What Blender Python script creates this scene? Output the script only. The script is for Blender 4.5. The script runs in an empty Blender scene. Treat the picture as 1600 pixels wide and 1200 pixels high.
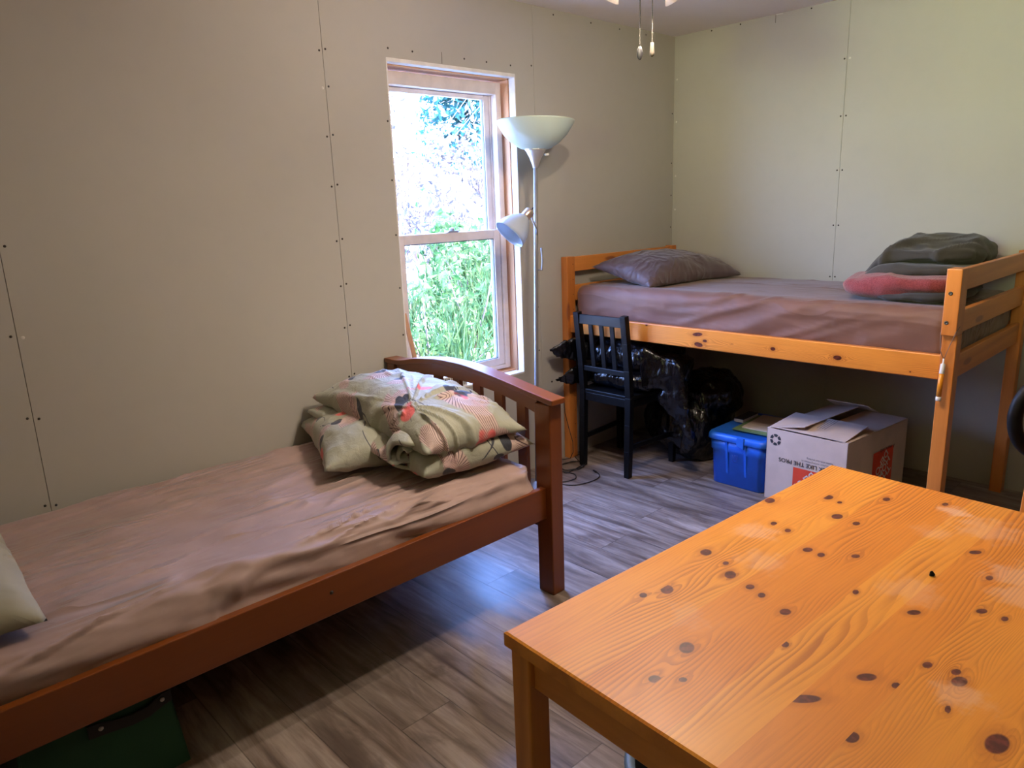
import bpy, bmesh, math, random
import numpy as np
from mathutils import Vector, Matrix, noise as mnoise

random.seed(7)
rng = np.random.default_rng(7)
PI = math.pi
S = bpy.context.scene
COL = S.collection

# ------------------------------------------------------------------ camera
# world: X runs along the window wall (0 = far corner), -Y runs into the room, Z up
CAM_LOC = (-4.11366, -2.80255, 1.46441)
R_RIGHT = Vector((0.723541, -0.689327, -0.03629))
R_UP = Vector((0.189099, 0.147374, 0.970836))
R_FWD = Vector((0.663875, 0.709302, -0.236983))
cd = bpy.data.cameras.new('camera')
cam = bpy.data.objects.new('camera', cd)
COL.objects.link(cam)
m = Matrix.Identity(4)
for i in range(3):
    m[i][0] = R_RIGHT[i]; m[i][1] = R_UP[i]; m[i][2] = -R_FWD[i]; m[i][3] = CAM_LOC[i]
cam.matrix_world = m
cd.sensor_fit = 'HORIZONTAL'
cd.sensor_width = 36.0
cd.lens = 1132.86 / 1600 * 36
cd.clip_start = 0.02
cd.clip_end = 200
S.camera = cam

# ------------------------------------------------------------------ world, sun, exposure
W = bpy.data.worlds.new('world'); S.world = W
W.use_nodes = True
wn = W.node_tree.nodes; wl = W.node_tree.links
wn.clear()
w_out = wn.new('ShaderNodeOutputWorld'); w_bg = wn.new('ShaderNodeBackground')
w_tc = wn.new('ShaderNodeTexCoord'); w_sep = wn.new('ShaderNodeSeparateXYZ'); w_ramp = wn.new('ShaderNodeValToRGB')
w_ramp.color_ramp.elements[0].position = 0.0; w_ramp.color_ramp.elements[0].color = (0.36, 0.51, 1.0, 1)
w_ramp.color_ramp.elements[1].position = 0.7; w_ramp.color_ramp.elements[1].color = (0.17, 0.34, 1.0, 1)
wl.new(w_tc.outputs['Generated'], w_sep.inputs[0]); wl.new(w_sep.outputs['Z'], w_ramp.inputs[0])
wl.new(w_ramp.outputs[0], w_bg.inputs['Color']); w_bg.inputs['Strength'].default_value = 52.0
wl.new(w_bg.outputs[0], w_out.inputs['Surface'])

sd = bpy.data.lights.new('sun', 'SUN'); sd.energy = 40.0; sd.angle = math.radians(0.8); sd.color = (1.0, 0.93, 0.82)
sun = bpy.data.objects.new('sun', sd); COL.objects.link(sun)
sun.rotation_euler = Vector((-0.30, 0.46, -0.84)).to_track_quat('-Z', 'Y').to_euler()

def portal(name, loc, sx, sy, direction):
    d = bpy.data.lights.new(name, 'AREA'); d.shape = 'RECTANGLE'; d.size = sx; d.size_y = sy
    d.cycles.is_portal = True
    o = bpy.data.objects.new(name, d); COL.objects.link(o); o.location = loc
    o.rotation_euler = Vector(direction).to_track_quat('-Z', 'Y').to_euler()
portal('window_portal', (-1.78, 0.24, 1.34), 0.78, 1.54, (0, -1, 0))
# added area light imitating greenish daylight, set in the added room's end window
dl = bpy.data.lights.new('added_rear_daylight', 'AREA'); dl.shape = 'RECTANGLE'; dl.size = 1.30; dl.size_y = .62
dl.energy = 320.0; dl.color = (.88, 1.0, .46)
dlo = bpy.data.objects.new('added_rear_daylight', dl); COL.objects.link(dlo); dlo.location = (-8.02, -2.90, 1.73)
dlo.rotation_euler = Vector((1, 0, 0)).to_track_quat('-Z', 'Y').to_euler()

S.view_settings.view_transform = 'Standard'
S.view_settings.look = 'None'
S.view_settings.exposure = 0.0
S.view_settings.gamma = 1.0
S.view_settings.use_curve_mapping = False
S.render.engine = 'CYCLES'
S.cycles.use_denoising = True
S.cycles.max_bounces = 10
S.cycles.diffuse_bounces = 5
S.cycles.glossy_bounces = 4
S.cycles.transmission_bounces = 6
S.cycles.transparent_max_bounces = 12
S.cycles.sample_clamp_indirect = 6.0
S.cycles.caustics_reflective = False
S.cycles.caustics_refractive = False

# ------------------------------------------------------------------ numpy noise
def _h(ix, iy, iz, seed):
    n = (ix.astype(np.int64) * 374761393 + iy.astype(np.int64) * 668265263 + iz.astype(np.int64) * 2147483647 + seed * 974634777) & 0xFFFFFFFF
    n = ((n ^ (n >> 13)) * 1274126177) & 0xFFFFFFFF
    n = ((n ^ (n >> 16)) * 2246822519) & 0xFFFFFFFF
    return ((n ^ (n >> 15)) & 0xFFFFFF) / float(0xFFFFFF)
def vnoise(P, seed=0):
    P = np.asarray(P, float); i = np.floor(P).astype(np.int64); f = P - i; f = f * f * f * (f * (f * 6 - 15) + 10)
    r = 0
    for dx in (0, 1):
        for dy in (0, 1):
            for dz in (0, 1):
                w = (f[:, 0] if dx else 1 - f[:, 0]) * (f[:, 1] if dy else 1 - f[:, 1]) * (f[:, 2] if dz else 1 - f[:, 2])
                r = r + w * _h(i[:, 0] + dx, i[:, 1] + dy, i[:, 2] + dz, seed)
    return r * 2 - 1
def fbm(P, seed=0, octs=4, gain=0.5):
    a, r, f = 1.0, 0, 1.0
    for k in range(octs):
        r = r + a * vnoise(np.asarray(P) * f, seed + k * 17); a *= gain; f *= 2.03
    return r
def ridged(P, seed=0, octs=3):
    a, r, f = 1.0, 0, 1.0
    for k in range(octs):
        r = r + a * (1 - 2 * np.abs(vnoise(np.asarray(P) * f, seed + k * 31))); a *= 0.5; f *= 2.1
    return r

# ------------------------------------------------------------------ material helpers
class N:
    """tiny node-graph writer"""
    def __init__(s, name):
        s.m = bpy.data.materials.new(name); s.m.use_nodes = True
        s.t = s.m.node_tree; s.t.nodes.clear()
        s.out = s.t.nodes.new('ShaderNodeOutputMaterial')
    def n(s, typ, **kw):
        x = s.t.nodes.new(typ)
        for k, v in kw.items(): setattr(x, k, v)
        return x
    def put(s, sock, v):
        if v is None: return
        if isinstance(v, bpy.types.NodeSocket): s.t.links.new(v, sock)
        elif isinstance(v, (tuple, list)) and len(v) == 3 and sock.type == 'RGBA': sock.default_value = (*v, 1)
        else: sock.default_value = v
    def math(s, op, a, b=None, c=None, clamp=False):
        x = s.n('ShaderNodeMath', operation=op, use_clamp=clamp)
        s.put(x.inputs[0], a)
        if b is not None: s.put(x.inputs[1], b)
        if c is not None: s.put(x.inputs[2], c)
        return x.outputs[0]
    def mix(s, f, a, b, mode='MIX'):
        x = s.n('ShaderNodeMix', data_type='RGBA', blend_type=mode)
        s.put(x.inputs['Factor'], f); s.put(x.inputs[6], a); s.put(x.inputs[7], b)
        return x.outputs[2]
    def coord(s, kind='Object'):
        return s.n('ShaderNodeTexCoord').outputs[kind]
    def map(s, vec, scale=(1, 1, 1), rot=(0, 0, 0), loc=(0, 0, 0)):
        x = s.n('ShaderNodeMapping'); s.put(x.inputs['Vector'], vec)
        x.inputs['Scale'].default_value = scale; x.inputs['Rotation'].default_value = rot; x.inputs['Location'].default_value = loc
        return x.outputs[0]
    def noise(s, vec, scale=5, detail=3, rough=.5, dist=0.0):
        x = s.n('ShaderNodeTexNoise'); s.put(x.inputs['Vector'], vec)
        x.inputs['Scale'].default_value = scale; x.inputs['Detail'].default_value = detail
        x.inputs['Roughness'].default_value = rough; x.inputs['Distortion'].default_value = dist
        return x.outputs['Fac']
    def ramp(s, f, stops):
        x = s.n('ShaderNodeValToRGB'); s.put(x.inputs[0], f); e = x.color_ramp.elements
        while len(e) < len(stops): e.new(0.5)
        for k, (p, c) in enumerate(stops):
            e[k].position = p; e[k].color = (*c, 1) if len(c) == 3 else c
        return x.outputs[0]
    def sm(s, v, a, b):
        x = s.n('ShaderNodeMapRange', interpolation_type='SMOOTHSTEP'); s.put(x.inputs['Value'], v)
        x.inputs['From Min'].default_value = a; x.inputs['From Max'].default_value = b
        return x.outputs[0]
    def bump(s, h, strength=.3, dist=.01):
        x = s.n('ShaderNodeBump'); s.put(x.inputs['Height'], h)
        x.inputs['Strength'].default_value = strength; x.inputs['Distance'].default_value = dist
        return x.outputs[0]
    def attr(s, name):
        return s.n('ShaderNodeAttribute', attribute_name=name).outputs['Fac']
    def bsdf(s, color, rough=.5, metal=0., normal=None, **kw):
        x = s.n('ShaderNodeBsdfPrincipled')
        s.put(x.inputs['Base Color'], color); s.put(x.inputs['Roughness'], rough); s.put(x.inputs['Metallic'], metal)
        if normal is not None: s.put(x.inputs['Normal'], normal)
        for k, v in kw.items(): s.put(x.inputs[k.replace('_', ' ')], v)
        s.t.links.new(x.outputs[0], s.out.inputs['Surface'])
        return x

def plain(name, col, rough=.5, metal=0., bump=0., bscale=60, var=0.06, **kw):
    g = N(name); c = g.coord()
    nz = g.noise(c, bscale * .25, 3)
    col2 = tuple(max(0, v * (1 - var * 2)) for v in col)
    base = g.mix(g.sm(nz, .3, .7), col2, col)
    nrm = g.bump(g.noise(c, bscale, 4), bump, .004) if bump else None
    g.bsdf(base, rough, metal, nrm, **kw)
    return g.m

def wood(name, light, dark, axis='X', rough=.4, scale=1.0, knots=True, contrast=.6, coat=0.0):
    """sawn timber, grain along the given axis"""
    g = N(name); c = g.coord()
    st = {'X': (.07, 1, 1), 'Y': (1, .07, 1), 'Z': (1, 1, .07)}[axis]
    mp = g.map(c, tuple(v * scale for v in st))
    big = g.noise(mp, 5, 2, .5)
    ph = g.math('MULTIPLY_ADD', big, 26.0, g.math('MULTIPLY', g.noise(mp, 34, 2), 2.2))
    line = g.math('MULTIPLY_ADD', g.math('SINE', ph), .5, .5)
    line = g.math('POWER', line, 2.2)
    fine = g.noise(g.map(c, tuple(v * scale for v in st)), 160, 2, .6)
    fac = g.math('MULTIPLY_ADD', line, contrast, g.math('MULTIPLY', fine, .35), clamp=True)
    col = g.mix(fac, light, dark)
    if knots:
        ks = {'X': (2.2, 9, 9), 'Y': (9, 2.2, 9), 'Z': (9, 9, 2.2)}[axis]
        vo = g.n('ShaderNodeTexVoronoi', feature='F1'); g.put(vo.inputs['Vector'], g.map(c, ks)); vo.inputs['Scale'].default_value = 1.0
        col = g.mix(g.sm(vo.outputs['Distance'], .15, .08), col, (.30, .09, .03))
    g.bsdf(col, rough, 0, g.bump(fac, .08, .002), Coat_Weight=coat, Coat_Roughness=.15)
    return g.m

def fabric(name, col, rough=.9, weave=900, bump=.15, var=.08, sheen=.2, wr=0.0, wr_scale=(3, 3, 3), wr_rot=(0, 0, 0)):
    g = N(name); c = g.coord()
    nz = g.noise(c, 7, 4)
    base = g.mix(g.sm(nz, .3, .7), tuple(v * (1 - var * 2) for v in col), col)
    h = g.noise(c, weave, 2)
    nrm = g.bump(h, bump, .0008)
    if wr:
        n1 = g.noise(g.map(c, wr_scale, wr_rot), 1.0, 2, .5, .8)
        rd = g.math('POWER', g.math('SUBTRACT', 1.0, g.math('ABSOLUTE', g.math('MULTIPLY_ADD', n1, 2.6, -1.3)), clamp=True), 3.0)
        rd = g.math('MULTIPLY', rd, g.sm(g.noise(c, 2.3, 2), .40, .62))
        b = g.n('ShaderNodeBump'); g.put(b.inputs['Height'], rd)
        b.inputs['Strength'].default_value = wr; b.inputs['Distance'].default_value = .03
        g.put(b.inputs['Normal'], nrm); nrm = b.outputs[0]
    g.bsdf(base, rough, 0, nrm, Sheen_Weight=sheen, Sheen_Roughness=.5)
    return g.m

# ------------------------------------------------------------------ mesh helpers
def link_mesh(name, verts, faces, mats, parent=None, smooth=False, mat_idx=None):
    me = bpy.data.meshes.new(name)
    M = Matrix.Identity(4)
    p = parent
    while p is not None:
        M = Matrix.LocRotScale(p.location, p.rotation_euler, None) @ M; p = p.parent
    A = np.array(M.inverted())
    VV = np.asarray([tuple(q) for q in verts], float) @ A[:3, :3].T + A[:3, 3]
    me.from_pydata(VV.tolist(), [], [list(map(int, f)) for f in faces])
    if not isinstance(mats, (list, tuple)): mats = [mats]
    for mm in mats: me.materials.append(mm)
    if mat_idx is not None: me.polygons.foreach_set('material_index', list(mat_idx))
    if smooth: me.polygons.foreach_set('use_smooth', [True] * len(me.polygons))
    me.update()
    o = bpy.data.objects.new(name, me); COL.objects.link(o)
    if parent is not None: o.parent = parent
    return o

class MB:
    """collects shapes (world coordinates), links them as ONE object"""
    def __init__(s): s.v = []; s.f = []; s.mi = []; s.sm = []
    def add(s, vs, fs, mi=0, smooth=False):
        b = len(s.v); s.v += [tuple(map(float, q)) for q in vs]; s.f += [tuple(i + b for i in f) for f in fs]
        s.mi += [mi] * len(fs); s.sm += [smooth] * len(fs); return s
    def box(s, x0, x1, y0, y1, z0, z1, mi=0):
        vs = [(x, y, z) for x in (x0, x1) for y in (y0, y1) for z in (z0, z1)]
        return s.add(vs, [(0, 1, 3, 2), (4, 6, 7, 5), (0, 4, 5, 1), (2, 3, 7, 6), (0, 2, 6, 4), (1, 5, 7, 3)], mi)
    def obox(s, c, ax, ay, az, mi=0):
        """oriented box: centre and three half-vectors"""
        c, ax, ay, az = map(Vector, (c, ax, ay, az))
        vs = [c + i * ax + j * ay + k * az for i in (-1, 1) for j in (-1, 1) for k in (-1, 1)]
        return s.add(vs, [(0, 1, 3, 2), (4, 6, 7, 5), (0, 4, 5, 1), (2, 3, 7, 6), (0, 2, 6, 4), (1, 5, 7, 3)], mi)
    def beam(s, a, b, w, d, up=(0, 0, 1), mi=0, w2=None, d2=None):
        """bar from a to b; w across, d along 'up' projected"""
        a, b = Vector(a), Vector(b); t = (b - a).normalized(); u = Vector(up); u = (u - t * u.dot(t)).normalized(); r = t.cross(u)
        w2 = w if w2 is None else w2; d2 = d if d2 is None else d2
        vs = []
        for p, ww, dd in ((a, w, d), (b, w2, d2)):
            for i, j in ((-1, -1), (1, -1), (1, 1), (-1, 1)): vs.append(p + r * (i * ww / 2) + u * (j * dd / 2))
        return s.add(vs, [(3, 2, 1, 0), (4, 5, 6, 7), (0, 1, 5, 4), (1, 2, 6, 5), (2, 3, 7, 6), (3, 0, 4, 7)], mi)
    def tube(s, pts, r, seg=10, mi=0, closed=False):
        P = [Vector(p) for p in pts]; n = len(P); rr = r if isinstance(r, (list, tuple)) else [r] * n
        vs, fs = [], []; prev = None
        for i in range(n):
            t = (P[(i + 1) % n] - P[i - 1]) if closed else (P[min(i + 1, n - 1)] - P[max(i - 1, 0)])
            t.normalize()
            if prev is None:
                u = Vector((0, 0, 1)) if abs(t.z) < .9 else Vector((1, 0, 0))
            else: u = prev
            u = (u - t * u.dot(t)).normalized(); prev = u; w = t.cross(u)
            for k in range(seg):
                a = 2 * PI * k / seg; vs.append(P[i] + (u * math.cos(a) + w * math.sin(a)) * rr[i])
        m_ = n if closed else n - 1
        for i in range(m_):
            j = (i + 1) % n
            for k in range(seg): fs.append((i * seg + k, i * seg + (k + 1) % seg, j * seg + (k + 1) % seg, j * seg + k))
        if not closed: fs += [tuple(range(seg - 1, -1, -1)), tuple(range((n - 1) * seg, n * seg))]
        return s.add(vs, fs, mi, True)
    def lathe(s, prof, c=(0, 0, 0), axis=(0, 0, 1), seg=32, mi=0, cap=True):
        """prof: list of (radius, height along axis)"""
        c = Vector(c); t = Vector(axis).normalized(); u = Vector((1, 0, 0)) if abs(t.x) < .9 else Vector((0, 1, 0))
        u = (u - t * u.dot(t)).normalized(); w = t.cross(u)
        vs, fs = [], []
        for r, h in prof:
            for k in range(seg):
                a = 2 * PI * k / seg; vs.append(c + t * h + (u * math.cos(a) + w * math.sin(a)) * r)
        for i in range(len(prof) - 1):
            for k in range(seg): fs.append((i * seg + k, i * seg + (k + 1) % seg, (i + 1) * seg + (k + 1) % seg, (i + 1) * seg + k))
        if cap:
            if prof[0][0] > 1e-5: fs.append(tuple(range(seg - 1, -1, -1)))
            if prof[-1][0] > 1e-5: fs.append(tuple(range((len(prof) - 1) * seg, len(prof) * seg)))
        return s.add(vs, fs, mi, True)
    def prism(s, pts, vec, mi=0):
        """flat polygon (world points) extruded by vec"""
        P = [Vector(p) for p in pts]; V = Vector(vec); n = len(P)
        return s.add(P + [p + V for p in P], [tuple(range(n - 1, -1, -1)), tuple(range(n, 2 * n))] + [(i, (i + 1) % n, n + (i + 1) % n, n + i) for i in range(n)], mi)
    def build(s, name, mats, parent=None, bevel=0.0, seg=2, smooth=None):
        o = link_mesh(name, s.v, s.f, mats, parent, False, s.mi)
        me = o.data
        bm = bmesh.new(); bm.from_mesh(me)
        bmesh.ops.recalc_face_normals(bm, faces=bm.faces); bm.to_mesh(me); bm.free()
        me.polygons.foreach_set('use_smooth', s.sm if smooth is None else [smooth] * len(s.sm))
        if bevel:
            b = o.modifiers.new('bevel', 'BEVEL'); b.width = bevel; b.segments = seg; b.limit_method = 'ANGLE'; b.angle_limit = math.radians(40)
            b.harden_normals = False
        return o

def tag(o, label=None, cat=None, group=None, kind=None):
    if label: o['label'] = label
    if cat: o['category'] = cat
    if group: o['group'] = group
    if kind: o['kind'] = kind
    return o
def thing(name, label, cat, loc, group=None):
    o = bpy.data.objects.new(name, None); COL.objects.link(o); o.location = loc; o.empty_display_size = .1
    return tag(o, label, cat, group)
def struct(o): o['kind'] = 'structure'; return o

def rbox(cx, cy, cz, hx, hy, hz, r, n=(40, 40, 12)):
    """rounded box as grid mesh: verts Nx3, quads"""
    V, F = [], []; idx = {}
    nx, ny, nz = n
    def key(i, j, k): return (i, j, k)
    def vid(i, j, k):
        q = key(i, j, k)
        if q not in idx: idx[q] = len(V); V.append((i / nx * 2 - 1, j / ny * 2 - 1, k / nz * 2 - 1))
        return idx[q]
    for i in range(nx):
        for j in range(ny):
            F.append((vid(i, j, nz), vid(i + 1, j, nz), vid(i + 1, j + 1, nz), vid(i, j + 1, nz)))
            F.append((vid(i, j, 0), vid(i, j + 1, 0), vid(i + 1, j + 1, 0), vid(i + 1, j, 0)))
    for i in range(nx):
        for k in range(nz):
            F.append((vid(i, 0, k), vid(i + 1, 0, k), vid(i + 1, 0, k + 1), vid(i, 0, k + 1)))
            F.append((vid(i, ny, k), vid(i, ny, k + 1), vid(i + 1, ny, k + 1), vid(i + 1, ny, k)))
    for j in range(ny):
        for k in range(nz):
            F.append((vid(0, j, k), vid(0, j, k + 1), vid(0, j + 1, k + 1), vid(0, j + 1, k)))
            F.append((vid(nx, j, k), vid(nx, j + 1, k), vid(nx, j + 1, k + 1), vid(nx, j, k + 1)))
    V = np.array(V); h = np.array([hx, hy, hz]); P = V * h
    inner = np.clip(P, -(h - r), h - r); d = P - inner; L = np.linalg.norm(d, axis=1, keepdims=True); L[L < 1e-9] = 1
    nrm = d / L
    on = (np.linalg.norm(d, axis=1) > 1e-6)
    P2 = inner + nrm * r
    P = np.where(on[:, None], P2, P)
    return P + np.array([cx, cy, cz]), F, V

def vnormals(P, F):
    P = np.asarray(P); F4 = np.array([f if len(f) == 4 else (*f, f[-1]) for f in F])
    n = np.cross(P[F4[:, 2]] - P[F4[:, 0]], P[F4[:, 3]] - P[F4[:, 1]])
    N_ = np.zeros_like(P)
    for k in range(4): np.add.at(N_, F4[:, k], n)
    L = np.linalg.norm(N_, axis=1, keepdims=True); L[L == 0] = 1
    return N_ / L

def pillow(c, a, b, h, ang=0., tilt=(0, 0), seed=0, pinch=.10, wr=.010, n=56, flat=.35):
    """cushion: a,b half sizes, h full height; returns verts, faces, uv"""
    g = np.linspace(-1, 1, n); u, v = np.meshgrid(g, g, indexing='ij')
    e = np.clip((1 - np.abs(u) ** 2.6), 0, 1) ** .52 * np.clip((1 - np.abs(v) ** 2.6), 0, 1) ** .52
    px = u * a * (1 - pinch * (1 - v ** 2) * np.abs(u) ** 4)
    py = v * b * (1 - pinch * (1 - u ** 2) * np.abs(v) ** 4)
    top = h * (1 - flat) * e; bot = -h * flat * e
    vid_t = np.arange(n * n).reshape(n, n); V = [np.stack([px, py, top], -1).reshape(-1, 3)]
    vb = -np.ones((n, n), int); inner = np.zeros((n, n), bool); inner[1:-1, 1:-1] = True
    vb[inner] = np.arange(inner.sum()) + n * n; vb[~inner] = vid_t[~inner]
    V.append(np.stack([px, py, bot], -1)[inner]); P = np.concatenate(V)
    F = []
    for i in range(n - 1):
        for j in range(n - 1):
            F.append((vid_t[i, j], vid_t[i + 1, j], vid_t[i + 1, j + 1], vid_t[i, j + 1]))
            F.append((vb[i, j], vb[i, j + 1], vb[i + 1, j + 1], vb[i + 1, j]))
    if wr:
        nn = vnormals(P, F); q = P * np.array([5, 5, 5.]) + seed * 9.1
        rim = np.clip(np.maximum(np.abs(P[:, 0] / a), np.abs(P[:, 1] / b)), 0, 1)
        d = fbm(q, seed, 3) * wr + ridged(q * 2.2, seed + 5, 2) * wr * .45 * (.3 + rim)
        P = P + nn * (d * (1 - rim ** 8))[:, None]
    P[:, 2] = np.maximum(P[:, 2], -h * flat)
    rot = Matrix.Rotation(ang, 3, 'Z') @ Matrix.Rotation(tilt[1], 3, 'Y') @ Matrix.Rotation(tilt[0], 3, 'X')
    P = P @ np.array(rot).T + np.array(c)
    return P, F

def blob(parts, voxel=.012, smooth=6, noise=None, mat=None, name='blob', parent=None, ground=None, post=None):
    """union of convex hulls (each a list of points), voxel remeshed, smoothed, then displaced"""
    bm = bmesh.new()
    for pts in parts:
        vs = [bm.verts.new(Vector(p)) for p in pts]
        r = bmesh.ops.convex_hull(bm, input=vs)
        junk = [g for g in r['geom_interior'] if isinstance(g, bmesh.types.BMVert)]
        if junk: bmesh.ops.delete(bm, geom=junk, context='VERTS')
    me = bpy.data.meshes.new('tmp'); bm.to_mesh(me); bm.free()
    o = bpy.data.objects.new('tmp', me); COL.objects.link(o)
    r = o.modifiers.new('r', 'REMESH'); r.mode = 'VOXEL'; r.voxel_size = voxel
    s = o.modifiers.new('s', 'SMOOTH'); s.iterations = smooth; s.factor = .6
    dg = bpy.context.evaluated_depsgraph_get(); ev = o.evaluated_get(dg); m2 = ev.to_mesh()
    n = len(m2.vertices); P = np.empty(n * 3); m2.vertices.foreach_get('co', P); P = P.reshape(-1, 3)
    F = [tuple(p.vertices) for p in m2.polygons]; ev.to_mesh_clear()
    bpy.data.objects.remove(o); bpy.data.meshes.remove(me)
    if noise is not None: P = P + vnormals(P, F) * noise(P)[:, None]
    if post is not None: P = post(P)
    if ground is not None: P[:, 2] = np.maximum(P[:, 2], ground)
    return link_mesh(name, P, F, mat, parent, True)

def ellipts(c, rx, ry, rz, ang=0, n=14, p=1.0):
    out = []; ca, sa = math.cos(ang), math.sin(ang)
    for i in range(n):
        for j in range(1, n // 2):
            t = 2 * PI * i / n; f = PI * j / (n // 2)
            sg = lambda q: math.copysign(abs(q) ** p, q)
            x, y, z = rx * sg(math.cos(t)) * sg(math.sin(f)), ry * sg(math.sin(t)) * sg(math.sin(f)), rz * sg(math.cos(f))
            out.append((c[0] + x * ca - y * sa, c[1] + x * sa + y * ca, c[2] + z))
    out += [(c[0], c[1], c[2] + rz), (c[0], c[1], c[2] - rz)]
    return out

def text_mesh(txt, size, origin, xdir, ydir, mat, name='lettering', parent=None, depth=.0006, align='LEFT', bold=0.0):
    cu = bpy.data.curves.new('tmp', 'FONT'); cu.body = txt; cu.size = size; cu.align_x = align; cu.offset = bold
    cu.resolution_u = 3
    o = bpy.data.objects.new('tmp', cu); COL.objects.link(o)
    dg = bpy.context.evaluated_depsgraph_get(); me = bpy.data.meshes.new_from_object(o.evaluated_get(dg))
    X, Y = Vector(xdir).normalized(), Vector(ydir).normalized(); Z = X.cross(Y); O = Vector(origin)
    vs = [O + X * v.co.x + Y * v.co.y + Z * depth for v in me.vertices]; fs = [tuple(p.vertices) for p in me.polygons]
    bpy.data.objects.remove(o); bpy.data.curves.remove(cu); bpy.data.meshes.remove(me)
    return vs, fs

# ------------------------------------------------------------------ board grain (attributes computed per board, lines drawn in the shader)
def board_fields(u, v, bounds, knots, seed=3, spacing=.0075):
    """u along, v across (metres). knots: (u, v, ru_u, ru_v, rv_u, rv_v) half vectors. returns phase, knot, tone"""
    u = np.asarray(u); v = np.asarray(v)
    bi = np.clip(np.searchsorted(bounds, v + 0, side='right') - 1, 0, len(bounds) - 2)
    lo = np.array(bounds)[bi]; hi = np.array(bounds)[bi + 1]; vc = (lo + hi) / 2
    psi = v - vc + (_h(bi, bi * 0, bi * 0, seed) - .5) * .12
    kn = np.full_like(u, 9.0)
    for k in knots:
        kb = np.clip(np.searchsorted(bounds, k[1], side='right') - 1, 0, len(bounds) - 2)
        du, dv = u - k[0], v - k[1]
        M = np.linalg.inv(np.array([[k[2], k[4]], [k[3], k[5]]]))
        d = np.sqrt((M[0, 0] * du + M[0, 1] * dv) ** 2 + (M[1, 0] * du + M[1, 1] * dv) ** 2)
        same = bi == kb
        kn = np.where(same, np.minimum(kn, d), kn)
        Rk = math.sqrt(abs(k[2] * k[5] - k[3] * k[4]))
        r2 = (du / 2.6) ** 2 + dv ** 2
        bend = dv * (Rk * 1.6) ** 2 / (r2 + (Rk * .9) ** 2)
        psi = psi - np.where(same, bend, 0)
    q = np.stack([u * 1.3, psi * 9 + bi * 7.7, bi * 3.1], 1)
    warp = fbm(q, seed, 3) * .020 + fbm(q * np.array([.7, .3, 1]), seed + 3, 2) * .028
    ph = (psi + warp) / (spacing * (.60 + .75 * _h(bi, bi * 0 + 9, bi * 0, seed)))
    tone = _h(bi, bi * 0 + 5, bi * 0, seed + 1)
    return ph, kn, tone

def board_material(name, light, mid, dark, knotc, rough=.32, coat=.3, stains=None, bump=.05, axis='X', stain_z=.74):
    g = N(name)
    sc = lambda a, b: tuple(a if ch == axis else b for ch in 'XYZ')
    ph = g.attr('phase'); kn = g.attr('knot'); tone = g.attr('tone')
    c = g.coord()
    fr = g.math('FRACT', g.math('ADD', ph, g.math('MULTIPLY', g.noise(g.map(c, sc(3, 60)), 1.0, 2), .25)))
    late = g.math('MULTIPLY', g.sm(fr, .25, .93), g.sm(fr, 1.0, .95))
    strength = g.sm(g.noise(g.map(c, sc(1.2, 5)), 2.0, 2), .30, .72)
    late = g.math('MULTIPLY', late, g.math('MULTIPLY_ADD', strength, .70, .05))
    base = g.mix(tone, light, mid)
    base = g.mix(g.math('MULTIPLY', g.sm(g.noise(g.map(c, sc(2, 7)), 2.0, 3), .35, .75), .45), base, mid)
    col = g.mix(late, base, dark)
    fine = g.noise(g.map(c, sc(8, 260)), 1.0, 2, .6)
    col = g.mix(g.math('MULTIPLY', g.sm(fine, .45, .8), .22), col, dark)
    halo = g.math('MULTIPLY', g.sm(kn, 2.6, 1.0), .35)
    col = g.mix(halo, col, dark)
    col = g.mix(g.sm(kn, 1.12, .88), col, g.mix(g.sm(g.noise(c, 90, 3), .35, .7), knotc, tuple(v * 2.2 for v in knotc)))
    rg = g.math('MULTIPLY_ADD', g.noise(c, 9, 4), .22, rough - .10)
    if stains:
        tot = None
        for (sx, sy, sr, amt) in stains:
            vv = g.n('ShaderNodeVectorMath', operation='DISTANCE')
            g.put(vv.inputs[0], c)
            vv.inputs[1].default_value = (sx, sy, stain_z)
            d = g.math('ADD', vv.outputs['Value'], g.math('MULTIPLY_ADD', g.noise(c, 30, 4, .65), sr * 2.2, -sr * 1.1))
            mk = g.math('MULTIPLY', g.sm(d, sr, sr * .25), amt)
            tot = mk if tot is None else g.math('MAXIMUM', tot, mk)
        col = g.mix(g.math('MULTIPLY', tot, .7), col, (.78, .50, .32))
        rg = g.math('MULTIPLY_ADD', tot, .3, rg)
    g.bsdf(col, rg, 0, g.bump(late, bump, .001), Specular_IOR_Level=.28, Coat_Weight=coat*.5, Coat_Roughness=.38)
    return g.m

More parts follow.
